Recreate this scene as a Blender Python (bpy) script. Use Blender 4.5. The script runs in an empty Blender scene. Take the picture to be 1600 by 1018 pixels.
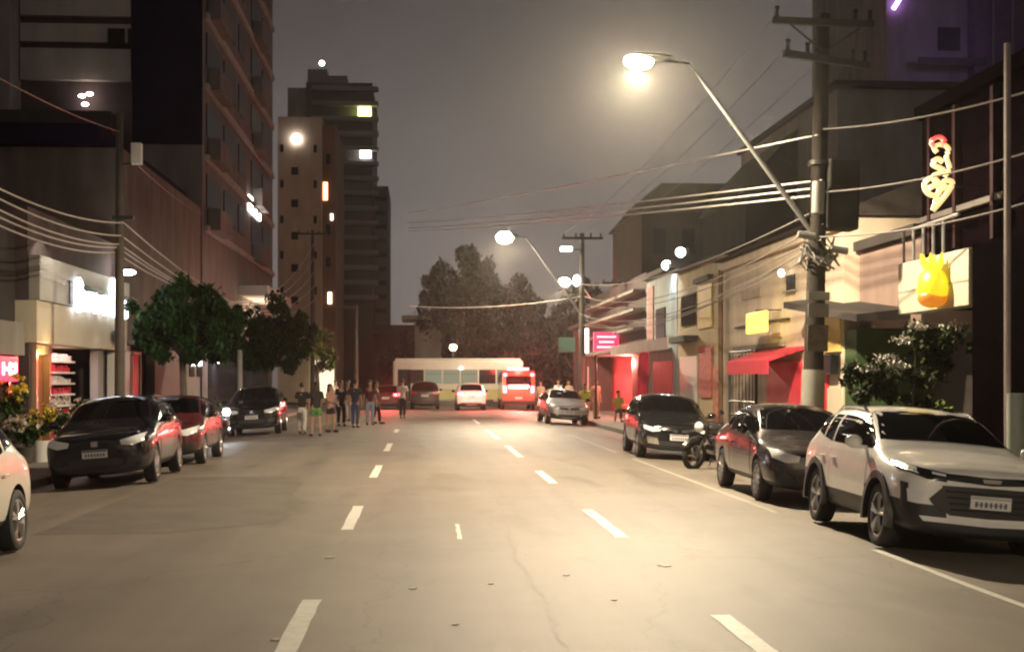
import bpy, bmesh, math, random
from mathutils import Vector, Matrix
from mathutils.bvhtree import BVHTree
R = math.radians
rnd = random.Random(7)
scene = bpy.context.scene
COL = scene.collection

# ------------------------------------------------------------------ camera
CAMH, F, CX, HY, XV = 1.8, 2100.0, 800.0, 592.0, 660.0
YAW = math.atan((CX - XV) / F)
cam_d = bpy.data.cameras.new('camera'); cam = bpy.data.objects.new('camera', cam_d); COL.objects.link(cam)
cam.location = (0, 0, CAMH); cam.rotation_euler = (R(90), 0, -YAW)
cam_d.sensor_width = 36; cam_d.lens = 36 * F / 1600; cam_d.shift_y = (HY - 509) / 1600
cam_d.clip_start = .1; cam_d.clip_end = 2000
scene.camera = cam

def P(px, py, Y):
    u, v = (px - CX) / F, (HY - py) / F
    dx = u * math.cos(YAW) + math.sin(YAW); dy = -u * math.sin(YAW) + math.cos(YAW)
    t = Y / dy
    return Vector((t * dx, Y, CAMH + t * v))
def PX(px, py, X):
    u, v = (px - CX) / F, (HY - py) / F
    dx = u * math.cos(YAW) + math.sin(YAW); dy = -u * math.sin(YAW) + math.cos(YAW)
    t = X / dx
    return Vector((X, t * dy, CAMH + t * v))

KR, KL = 7.0, -6.8                    # kerb lines
SLOPE = .05
def zr(x):
    return -max(0, abs(x) - 4.5) * SLOPE
SW = .03                              # pavement height

# ------------------------------------------------------------------ materials
def M(name, col, rough=.7, metal=0, var=.18, scale=2.5, bump=0, bscale=40, spec=.5, coat=0, stain=0):
    m = bpy.data.materials.new(name); m.use_nodes = True
    nt = m.node_tree; b = nt.nodes['Principled BSDF']
    b.inputs['Roughness'].default_value = rough; b.inputs['Metallic'].default_value = metal
    b.inputs['Specular IOR Level'].default_value = spec
    if coat:
        b.inputs['Coat Weight'].default_value = coat; b.inputs['Coat Roughness'].default_value = .04
    c = tuple(col) + (1,)
    if var:
        tc = nt.nodes.new('ShaderNodeTexCoord')
        n = nt.nodes.new('ShaderNodeTexNoise'); n.inputs['Scale'].default_value = scale; n.inputs['Detail'].default_value = 6
        n.inputs['Roughness'].default_value = .65
        nt.links.new(tc.outputs['Object'], n.inputs['Vector'])
        r = nt.nodes.new('ShaderNodeValToRGB')
        r.color_ramp.elements[0].position = .3; r.color_ramp.elements[1].position = .72
        r.color_ramp.elements[0].color = tuple(x * (1 - var) for x in col) + (1,)
        r.color_ramp.elements[1].color = tuple(min(1, x * (1 + var)) for x in col) + (1,)
        nt.links.new(n.outputs['Fac'], r.inputs['Fac'])
        out = r.outputs['Color']
        if stain:
            mp = nt.nodes.new('ShaderNodeMapping'); mp.inputs['Scale'].default_value = (.7, .7, .16)
            nt.links.new(tc.outputs['Object'], mp.inputs['Vector'])
            n2 = nt.nodes.new('ShaderNodeTexNoise'); n2.inputs['Scale'].default_value = 2.2; n2.inputs['Detail'].default_value = 8
            nt.links.new(mp.outputs['Vector'], n2.inputs['Vector'])
            r2 = nt.nodes.new('ShaderNodeValToRGB'); r2.color_ramp.elements[0].position = .36; r2.color_ramp.elements[1].position = .80
            r2.color_ramp.elements[0].color = (1, 1, 1, 1); r2.color_ramp.elements[1].color = (1 - stain,) * 3 + (1,)
            nt.links.new(n2.outputs['Fac'], r2.inputs['Fac'])
            mx = nt.nodes.new('ShaderNodeMix'); mx.data_type = 'RGBA'; mx.blend_type = 'MULTIPLY'; mx.inputs[0].default_value = 1
            nt.links.new(out, mx.inputs[6]); nt.links.new(r2.outputs['Color'], mx.inputs[7]); out = mx.outputs[2]
        nt.links.new(out, b.inputs['Base Color'])
        if bump:
            n3 = nt.nodes.new('ShaderNodeTexNoise'); n3.inputs['Scale'].default_value = bscale; n3.inputs['Detail'].default_value = 8
            nt.links.new(tc.outputs['Object'], n3.inputs['Vector'])
            bp = nt.nodes.new('ShaderNodeBump'); bp.inputs['Strength'].default_value = bump; bp.inputs['Distance'].default_value = .02
            nt.links.new(n3.outputs['Fac'], bp.inputs['Height']); nt.links.new(bp.outputs['Normal'], b.inputs['Normal'])
    else:
        b.inputs['Base Color'].default_value = c
    return m
def E(name, col, s, base=(.8, .8, .8)):
    m = bpy.data.materials.new(name); m.use_nodes = True
    b = m.node_tree.nodes['Principled BSDF']
    b.inputs['Base Color'].default_value = tuple(base) + (1,)
    b.inputs['Emission Color'].default_value = tuple(col) + (1,); b.inputs['Emission Strength'].default_value = s
    b.inputs['Roughness'].default_value = .4
    return m
def paint(name, col, flake=.0, rough=.25):
    return M(name, col, rough, metal=flake, var=.06, scale=6, coat=.8)

def asphalt_mat():
    m = M('asphalt', (.215, .184, .152), .62, var=.12, scale=.6, bump=.3, bscale=95, spec=.45)
    nt = m.node_tree; b = nt.nodes['Principled BSDF']; src = b.inputs['Base Color'].links[0].from_socket
    tc = [n for n in nt.nodes if n.type == 'TEX_COORD'][0]
    def mult(src, noise, lo, hi, ca, cb):
        r = nt.nodes.new('ShaderNodeValToRGB'); r.color_ramp.elements[0].position = lo; r.color_ramp.elements[1].position = hi
        r.color_ramp.elements[0].color = (ca,) * 3 + (1,); r.color_ramp.elements[1].color = (cb,) * 3 + (1,)
        nt.links.new(noise, r.inputs['Fac'])
        x = nt.nodes.new('ShaderNodeMix'); x.data_type = 'RGBA'; x.blend_type = 'MULTIPLY'; x.inputs[0].default_value = 1
        nt.links.new(src, x.inputs[6]); nt.links.new(r.outputs['Color'], x.inputs[7]); return x.outputs[2]
    # wheel tracks: long streaks along the street
    mp = nt.nodes.new('ShaderNodeMapping'); mp.inputs['Scale'].default_value = (1.0, .035, 1)
    nt.links.new(tc.outputs['Object'], mp.inputs['Vector'])
    n = nt.nodes.new('ShaderNodeTexNoise'); n.inputs['Scale'].default_value = 1.1; n.inputs['Detail'].default_value = 4
    nt.links.new(mp.outputs['Vector'], n.inputs['Vector'])
    src = mult(src, n.outputs['Fac'], .32, .68, .78, 1.10)
    # aggregate grain
    n2 = nt.nodes.new('ShaderNodeTexNoise'); n2.inputs['Scale'].default_value = 90; n2.inputs['Detail'].default_value = 3
    nt.links.new(tc.outputs['Object'], n2.inputs['Vector'])
    src = mult(src, n2.outputs['Fac'], .3, .7, .78, 1.2)
    # oil spots
    n3 = nt.nodes.new('ShaderNodeTexNoise'); n3.inputs['Scale'].default_value = .9; n3.inputs['Detail'].default_value = 5; n3.inputs['Distortion'].default_value = .6
    mp3 = nt.nodes.new('ShaderNodeMapping'); mp3.inputs['Scale'].default_value = (1, .25, 1); mp3.inputs['Location'].default_value = (3, 8, 0)
    nt.links.new(tc.outputs['Object'], mp3.inputs['Vector']); nt.links.new(mp3.outputs['Vector'], n3.inputs['Vector'])
    src = mult(src, n3.outputs['Fac'], .54, .70, 1.0, .70)
    # cracks
    v = nt.nodes.new('ShaderNodeTexVoronoi'); v.feature = 'DISTANCE_TO_EDGE'; v.inputs['Scale'].default_value = .33
    mpv = nt.nodes.new('ShaderNodeMapping'); mpv.inputs['Scale'].default_value = (1, .6, 1)
    ad = nt.nodes.new('ShaderNodeVectorMath'); ad.operation = 'ADD'
    nz = nt.nodes.new('ShaderNodeTexNoise'); nz.inputs['Scale'].default_value = 1.5; nz.inputs['Detail'].default_value = 5
    nt.links.new(tc.outputs['Object'], nz.inputs['Vector'])
    nt.links.new(tc.outputs['Object'], ad.inputs[0]); nt.links.new(nz.outputs['Color'], ad.inputs[1])
    nt.links.new(ad.outputs[0], mpv.inputs['Vector']); nt.links.new(mpv.outputs['Vector'], v.inputs['Vector'])
    src = mult(src, v.outputs['Distance'], .0, .006, .74, 1.0)
    nt.links.new(src, b.inputs['Base Color'])
    return m

def leaf_mat(name, a, c):
    m = bpy.data.materials.new(name); m.use_nodes = True; nt = m.node_tree; b = nt.nodes['Principled BSDF']
    g = nt.nodes.new('ShaderNodeNewGeometry'); r = nt.nodes.new('ShaderNodeValToRGB')
    r.color_ramp.elements[0].color = tuple(a) + (1,); r.color_ramp.elements[1].color = tuple(c) + (1,)
    nt.links.new(g.outputs['Random Per Island'], r.inputs['Fac']); nt.links.new(r.outputs['Color'], b.inputs['Base Color'])
    b.inputs['Roughness'].default_value = .6; b.inputs['Specular IOR Level'].default_value = .15
    return m

asphalt = asphalt_mat()
dark_strip_m = M('darker_asphalt', (.150, .130, .108), .68, var=.2, scale=1.2, bump=.5, bscale=60)
lit_wire = M('lit_cable', (.52, .48, .45), .5, var=.1)  # lamplight on these cables put into a brighter cable colour
dark_pole_m = M('darkened_pole', (.04, .034, .028), .9, var=.35, scale=3, bump=.3, spec=.15)  # pole concrete coloured darker to offset the lamp beside it
arm_m = M('lamp_arm_grey', (.22, .22, .22), .5, metal=.3, var=.1)
concrete = M('concrete', (.3, .28, .25), .85, var=.2, scale=1.5, bump=.3, stain=.4)
paving = M('paving', (.26, .24, .21), .85, var=.3, scale=2.5, bump=.4)
line_m = M('road_paint', (.72, .7, .64), .6, var=.16, scale=9)
pole_m = M('pole_concrete', (.10, .088, .075), .85, var=.25, scale=3, bump=.3, stain=.4)
steel = M('galvanised_steel', (.5, .5, .5), .4, metal=.6, var=.1)
dark_steel = M('dark_steel', (.05, .048, .045), .5, metal=.4, var=.2)
rubber = M('rubber', (.02, .02, .02), .75, var=.2)
plastic = M('black_plastic', (.022, .022, .023), .5, var=.15)
gloss_black = M('gloss_black', (.012, .012, .013), .12, var=0, coat=.5)
glass = M('tinted_glass', (.003, .003, .0035), .04, var=0, spec=.16)
window_glass = M('dark_window_glass', (.012, .011, .014), .35, var=.3, spec=.12)
faded_line = M('faded_road_paint', (.36, .33, .28), .65, var=.3, scale=7)
shop_glass = M('shop_glass', (.03, .03, .035), .08, var=.2)
chrome = M('chrome', (.75, .75, .75), .14, metal=1, var=0)
alloy = M('alloy', (.5, .5, .5), .32, metal=.8, var=.08)
lamp_glass = M('lamp_glass', (.75, .77, .8), .15, var=.05, coat=.5)
plate_m = M('plate_white', (.75, .75, .75), .45, var=.06)
plate_ink = M('plate_ink', (.12, .12, .14), .6, var=0)
wire_m = M('cable', (.16, .145, .13), .55, var=.1)
bright_wire = M('aluminium_cable', (.16, .145, .14), .45, metal=.2, var=.1)
tail_dim = M('tail_lens', (.35, .015, .015), .2, var=0, coat=.5)
tail_lit = E('tail_lit', (1, .03, .04), 30, (.4, .02, .02))
brake_hot = E('brake_hot', (1, .3, .28), 60, (.4, .02, .02))
white_lit = E('white_lit', (.9, .95, 1), 22)
warm_lit = E('warm_lit', (1, .78, .45), 20)

# ------------------------------------------------------------------ mesh helpers
class MB:
    def __init__(s): s.bm = bmesh.new()
    def box(s, c, d, rot=None, bev=0, seg=2):
        r = bmesh.ops.create_cube(s.bm, size=1); vs = r['verts']
        bmesh.ops.scale(s.bm, vec=d, verts=vs)
        if bev:
            es = list({e for v in vs for e in v.link_edges})
            rr = bmesh.ops.bevel(s.bm, geom=es, offset=bev, segments=seg, affect='EDGES', profile=.5)
            vs = list({v for f in rr['faces'] for v in f.verts} | {v for v in vs if v.is_valid})
        if rot is not None: bmesh.ops.rotate(s.bm, cent=(0, 0, 0), matrix=rot, verts=vs)
        bmesh.ops.translate(s.bm, vec=c, verts=vs); return s
    def cyl(s, a, b, r0, r1=None, n=12, caps=True):
        a, b = Vector(a), Vector(b); r1 = r0 if r1 is None else r1
        d = b - a
        rr = bmesh.ops.create_cone(s.bm, cap_ends=caps, segments=n, radius1=r0, radius2=max(r1, 1e-4), depth=d.length)
        q = Vector((0, 0, 1)).rotation_difference(d.normalized()).to_matrix()
        bmesh.ops.rotate(s.bm, cent=(0, 0, 0), matrix=q, verts=rr['verts'])
        bmesh.ops.translate(s.bm, vec=(a + b) / 2, verts=rr['verts']); return s
    def ball(s, c, d, n=12):
        rr = bmesh.ops.create_uvsphere(s.bm, u_segments=n, v_segments=max(6, n * 2 // 3), radius=.5)
        bmesh.ops.scale(s.bm, vec=d, verts=rr['verts']); bmesh.ops.translate(s.bm, vec=c, verts=rr['verts']); return s
    def tube(s, pts, r, n=6, r1=None, closed=False):
        pts = [Vector(p) for p in pts]; rings = []; N = len(pts)
        for i, p in enumerate(pts):
            a = pts[(i - 1) % N] if closed else pts[max(0, i - 1)]; b = pts[(i + 1) % N] if closed else pts[min(N - 1, i + 1)]
            t = (b - a).normalized(); up = Vector((0, 0, 1)) if abs(t.z) < .95 else Vector((1, 0, 0))
            u = t.cross(up).normalized(); w = u.cross(t)
            rad = r if r1 is None else r + (r1 - r) * i / (N - 1)
            rings.append([s.bm.verts.new(p + (u * math.cos(k * math.tau / n) + w * math.sin(k * math.tau / n)) * rad) for k in range(n)])
        m = N if closed else N - 1
        for i in range(m):
            A, B = rings[i], rings[(i + 1) % N]
            for k in range(n): s.bm.faces.new((A[k], A[(k + 1) % n], B[(k + 1) % n], B[k]))
        if not closed:
            s.bm.faces.new(rings[0][::-1]); s.bm.faces.new(rings[-1])
        return s
    def prism(s, poly, d):
        poly = [Vector(p) for p in poly]; d = Vector(d)
        A = [s.bm.verts.new(p) for p in poly]; B = [s.bm.verts.new(p + d) for p in poly]; n = len(poly)
        s.bm.faces.new(A[::-1]); s.bm.faces.new(B)
        for i in range(n): s.bm.faces.new((A[i], A[(i + 1) % n], B[(i + 1) % n], B[i]))
        return s
    def lathe(s, prof, axis='X', n=28, c=(0, 0, 0)):
        c = Vector(c); rings = []
        for k in range(n):
            a = k * math.tau / n; ring = []
            for (h, r) in prof:
                if axis == 'X': v = (h, r * math.cos(a), r * math.sin(a))
                else: v = (r * math.cos(a), r * math.sin(a), h)
                ring.append(s.bm.verts.new(Vector(v) + c))
            rings.append(ring)
        for k in range(n):
            A, B = rings[k], rings[(k + 1) % n]
            for i in range(len(prof) - 1):
                s.bm.faces.new((A[i], A[i + 1], B[i + 1], B[i]))
        return s
    def build(s, name, mat, parent=None, smooth=False, ang=35, loc=None):
        bmesh.ops.remove_doubles(s.bm, verts=s.bm.verts, dist=1e-5)
        bmesh.ops.recalc_face_normals(s.bm, faces=s.bm.faces)
        me = bpy.data.meshes.new(name); s.bm.to_mesh(me); s.bm.free()
        for m in (mat if isinstance(mat, (list, tuple)) else [mat]): me.materials.append(m)
        return link(name, me, parent, smooth, ang, loc)
def link(name, me, parent=None, smooth=False, ang=35, loc=None):
    if smooth:
        for p in me.polygons: p.use_smooth = True
        me.set_sharp_from_angle(angle=R(ang))
    o = bpy.data.objects.new(name, me); COL.objects.link(o)
    if parent: o.parent = parent
    if loc is not None: o.location = loc
    return o
def tag(o, label=None, cat=None, group=None, kind=None):
    if label: o['label'] = label
    if cat: o['category'] = cat
    if group: o['group'] = group
    if kind: o['kind'] = kind
    return o
def thing(name, label, cat, loc=(0, 0, 0), rot=(0, 0, 0), group=None):
    o = bpy.data.objects.new(name, None); COL.objects.link(o); o.empty_display_size = .2
    o.location = loc; o.rotation_euler = rot
    return tag(o, label, cat, group)
def dup(root, loc, rot=None, label=None):
    r = root.copy(); COL.objects.link(r); r.location = loc
    if rot: r.rotation_euler = rot
    if label: r['label'] = label
    for ch in list(root.children):
        c = ch.copy(); COL.objects.link(c); c.parent = r
        for g in ch.children:
            d = g.copy(); COL.objects.link(d); d.parent = c
    return r
def evaluated(o):
    dg = bpy.context.evaluated_depsgraph_get(); dg.update()
    return bpy.data.meshes.new_from_object(o.evaluated_get(dg))
def light(name, kind, loc, power, col, parent=None, rad=.1, spot=None, aim=None, **kw):
    d = bpy.data.lights.new(name, kind); d.energy = power; d.color = col
    if kind != 'AREA': d.shadow_soft_size = rad
    if spot: d.spot_size = R(spot); d.spot_blend = .35
    for k, v in kw.items(): setattr(d, k, v)
    o = bpy.data.objects.new(name, d); COL.objects.link(o); o.location = loc
    if aim is not None: o.rotation_euler = Vector(aim).to_track_quat('-Z', 'Y').to_euler()
    if parent: o.parent = parent
    return o
def catenary(a, b, sag, n=14):
    a, b = Vector(a), Vector(b)
    return [a.lerp(b, i / n) - Vector((0, 0, sag * 4 * (i / n) * (1 - i / n))) for i in range(n + 1)]

# ------------------------------------------------------------------ ground
def sheet(name, x0, x1, y0, y1, z, mat, nx=1, ny=1, kind='structure'):
    bm = bmesh.new(); g = [[bm.verts.new((x0 + (x1 - x0) * i / nx, y0 + (y1 - y0) * j / ny, z(x0 + (x1 - x0) * i / nx) if callable(z) else z)) for i in range(nx + 1)] for j in range(ny + 1)]
    for j in range(ny):
        for i in range(nx): bm.faces.new((g[j][i], g[j][i + 1], g[j + 1][i + 1], g[j + 1][i]))
    me = bpy.data.meshes.new(name); bm.to_mesh(me); bm.free(); me.materials.append(mat)
    return tag(link(name, me, smooth=True), kind=kind)
sheet('ground', -118, 118, -38, 238, -.3, M('soil', (.08, .07, .06), .9))
sheet('road', KL, KR, -36, 84, zr, asphalt, nx=56, ny=2)
sheet('cross_road', -110, 110, 84, 104, lambda x: zr(x) if KL < x < KR else -.13, asphalt, nx=110)
for nm, x0, x1 in (('pavement', KR + .15, 30), ('pavement', -30, KL - .15)):
    tag(MB().box(((x0 + x1) / 2, 24, SW - .2), (x1 - x0, 120, .4)).build(nm, paving), kind='structure')
for x in (KR + .075, KL - .075):
    tag(MB().box((x, 24, SW - .195), (.15, 120, .4), bev=.03).build('kerb', concrete), kind='structure')
sheet('far_pavement', -110, 110, 104, 236, -.02, paving)

def dash(xc, y0, y1, w=.13, skew=0):
    bm = bmesh.new()
    ys = [y0 + (y1 - y0) * k / 8 for k in range(9)]
    v = []
    for y in ys:
        j = rnd.uniform(-.007, .007); x = xc + skew * (y - y0)
        v.append((bm.verts.new((x - w / 2 + j, y, zr(x - w / 2) + .004)), bm.verts.new((x + w / 2 + rnd.uniform(-.007, .007), y, zr(x + w / 2) + .004))))
    for a, b in zip(v, v[1:]): bm.faces.new((a[0], a[1], b[1], b[0]))
    me = bpy.data.meshes.new('lane_dash'); bm.to_mesh(me); bm.free(); me.materials.append(line_m)
    return tag(link('lane_dash', me), kind='structure')
def yg(py): return CAMH * F / (py - HY)
# measured dash ends, photo rows
for far_, near in ((934, 1040), (789, 826), (726, 745), (692, 704), (670, 675)):
    dash(-.9, yg(near), yg(far_), .15)
for far_, near in ((965, 1090), (797, 841), (736, 755), (696, 714), (671, 686), (655, 662)):
    dash(2.27, yg(near), yg(far_), .15)
dash(.42, yg(842), yg(818), .05, skew=.005)
for y0, y1 in ((8.0, 14.0), (18, 30.5), (33, 44)):
    o = dash(4.8, y0, y1, .1); o.name = 'edge_line'; o.data.materials[0] = faded_line if y0 > 10 else line_m
# darker strip laid over the left lane
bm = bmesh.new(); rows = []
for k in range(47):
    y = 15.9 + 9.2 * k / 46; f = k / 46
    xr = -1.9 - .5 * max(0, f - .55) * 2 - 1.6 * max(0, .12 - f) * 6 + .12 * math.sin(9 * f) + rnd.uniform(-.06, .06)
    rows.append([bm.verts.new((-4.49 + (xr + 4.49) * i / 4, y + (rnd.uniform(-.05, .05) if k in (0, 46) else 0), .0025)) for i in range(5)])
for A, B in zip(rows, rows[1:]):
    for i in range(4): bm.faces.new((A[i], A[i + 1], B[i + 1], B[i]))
me = bpy.data.meshes.new('dark_strip'); bm.to_mesh(me); bm.free(); me.materials.append(dark_strip_m)
tag(link('dark_strip', me), kind='structure')
# tar seams and old cuts in the surface
seam_m = M('old_tar', (.196, .168, .139), .66, var=.2, scale=3)
def seam(pts, w):
    pts = [Vector((*p, 0)) for p in pts]; fine = []
    for a, b in zip(pts, pts[1:]):
        for k in range(9): fine.append(a.lerp(b, k / 9) + Vector((rnd.uniform(-.035, .035), 0, 0)))
    fine.append(pts[-1]); bm = bmesh.new(); rows = []
    for i, p in enumerate(fine):
        d = (fine[min(i + 1, len(fine) - 1)] - fine[max(i - 1, 0)]).normalized(); nn = Vector((-d.y, d.x, 0)) * w * rnd.uniform(.35, .7)
        rows.append([bm.verts.new((q.x, q.y, zr(q.x) + .003)) for q in (p - nn, p + nn)])
    for A, B in zip(rows, rows[1:]): bm.faces.new((A[0], B[0], B[1], A[1]))
    me = bpy.data.meshes.new('tar_seam'); bm.to_mesh(me); bm.free(); me.materials.append(seam_m)
    tag(link('tar_seam', me), kind='structure')
seam([(.95, 8.6), (1.0, 10.5), (.95, 13.5), (1.1, 19), (1.05, 30)], .035)
seam([(-.2, 21), (-.35, 27), (-.15, 38)], .03)
# manhole covers / small litter on the carriageway
for (px, py, s) in ((516, 869, .1), (1037, 886, .12), (430, 995, .07), (885, 900, .06), (768, 912, .06), (645, 918, .07), (960, 940, .05), (712, 975, .05)):
    y = yg(py); x = P(px, py, y).x
    m = MB(); poly = []
    for k in range(7):
        a = k * math.tau / 7; rr = s * rnd.uniform(.3, .65); poly.append((x + rr * math.cos(a), y + rr * 1.3 * math.sin(a), zr(x) + .004))
    m.prism(poly, (0, 0, .004))
    tag(m.build('paper_scrap', faded_line), 'small pale scrap of litter lying flat on the open asphalt', 'litter', 'scraps of litter on the road')
HAZE = .0004
# ------------------------------------------------------------------ vehicles
def resample(pl, n):
    pl = [Vector(p) for p in pl]
    if len(pl) == 1: return [pl[0]] * (n + 1)
    L = [0]
    for a, b in zip(pl, pl[1:]): L.append(L[-1] + (b - a).length)
    out = []
    for k in range(n + 1):
        t = L[-1] * k / n; i = 0
        while i < len(pl) - 2 and L[i + 1] < t: i += 1
        sgm = L[i + 1] - L[i]
        out.append(pl[i].lerp(pl[i + 1], (t - L[i]) / sgm if sgm else 0))
    return out

class Skin:
    """the finished body surface of one vehicle: panels are projected onto it"""
    def __init__(s, me, root):
        bm = bmesh.new(); bm.from_mesh(me); s.bvh = BVHTree.FromBMesh(bm); bm.free(); s.root = root
    def cast(s, ax, a, b):
        if ax == 'F': o, d = Vector((a, -6, b)), Vector((0, 1, 0))
        elif ax == 'R': o, d = Vector((a, 6, b)), Vector((0, -1, 0))
        elif ax == 'X+': o, d = Vector((3, a, b)), Vector((-1, 0, 0))
        elif ax == 'X-': o, d = Vector((-3, a, b)), Vector((1, 0, 0))
        else: o, d = Vector((a, b, 4)), Vector((0, 0, -1))
        h, n, i, t = s.bvh.ray_cast(o, d)
        if h is None:
            h, n, i, t = s.bvh.find_nearest(o + d * 5.2 if ax in 'FR' else o + d * 2.2)
        if n.dot(d) > 0: n = -n
        return h, n, d
    def panel(s, name, ax, top, bot, mat, parent=None, off=.006, nu=10, nv=4, depth=.03, ang=30):
        bm = bmesh.new(); T = resample(top, nu); B = resample(bot, nu); fr, bk = [], []
        for j in range(nv + 1):
            ra, rb = [], []
            for i in range(nu + 1):
                p = T[i].lerp(B[i], j / nv); h, n, d = s.cast(ax, p.x, p.y)
                nn = (n - d).normalized()
                ra.append(bm.verts.new(h + nn * off)); rb.append(bm.verts.new(h + d * depth))
            fr.append(ra); bk.append(rb)
        for j in range(nv):
            for i in range(nu):
                bm.faces.new((fr[j][i], fr[j][i + 1], fr[j + 1][i + 1], fr[j + 1][i]))
        edge = [(0, i) for i in range(nu)] + [(j, nu) for j in range(nv)] + [(nv, i) for i in range(nu, 0, -1)] + [(j, 0) for j in range(nv, 0, -1)]
        for (a, b) in zip(edge, edge[1:] + edge[:1]):
            bm.faces.new((fr[a[0]][a[1]], fr[b[0]][b[1]], bk[b[0]][b[1]], bk[a[0]][a[1]]))
        bmesh.ops.remove_doubles(bm, verts=bm.verts, dist=1e-4)
        bmesh.ops.dissolve_degenerate(bm, edges=bm.edges, dist=1e-5)
        bmesh.ops.recalc_face_normals(bm, faces=bm.faces)
        # outward
        if sum((f.normal.dot(-s.cast(ax, 0, .6)[2]) * f.calc_area() for f in bm.faces)) < 0:
            bmesh.ops.reverse_faces(bm, faces=bm.faces)
        me = bpy.data.meshes.new(name); bm.to_mesh(me); bm.free(); me.materials.append(mat)
        return link(name, me, parent or s.root, True, ang)

wheel_cache = {}
def wheel(root, x, y, r, style, side):
    w = bpy.data.objects.new('wheel', None); COL.objects.link(w); w.parent = root
    w.location = (x, y, r); w.rotation_euler = (0, 0, 0 if side > 0 else math.pi)
    key = (round(r, 3), style)
    if key not in wheel_cache:
        t = .105; ri = r * .68
        m = MB().lathe([(-t, ri), (-t * 1.02, r * .85), (-t * .9, r * .97), (-t * .55, r), (t * .55, r), (t * .9, r * .97), (t * 1.02, r * .85), (t * .98, r * .72), (t * .9, ri), (-t, ri)])
        ty = m.build('tyre', rubber, None, True, 40)
        m = MB().lathe([(-t, ri * .99), (t * .82, ri * .99), (t * .9, ri), (t * .86, ri * .93), (t * .55, ri * .90), (-t * .2, ri * .86), (-t * .2, 0.001)])
        ns = 5 if style != 'multi' else 10
        for k in range(ns):
            a = k * math.tau / ns + .3
            for da in ((-.16, .16) if style != 'multi' else (0,)):
                m.tube([(t * .62, ri * .1 * math.cos(a), ri * .1 * math.sin(a)), (t * .74, ri * .55 * math.cos(a + da * .6), ri * .55 * math.sin(a + da * .6)), (t * .74, ri * .95 * math.cos(a + da), ri * .95 * math.sin(a + da))], .028, 5)
        m.cyl((-.02, 0, 0), (t * .76, 0, 0), ri * .2)
        rm = m.build('rim', [alloy], None, True, 40)
        dk = MB().cyl((-t * .6, 0, 0), (t * .1, 0, 0), ri * .88, n=20).build('brake_disc', plastic)
        wheel_cache[key] = (ty.data, rm.data, dk.data)
        for o in (ty, rm, dk): bpy.data.objects.remove(o)
    for nm, d in zip(('tyre', 'rim', 'brake_disc'), wheel_cache[key]): link(nm, d, w)
    return w

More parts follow.
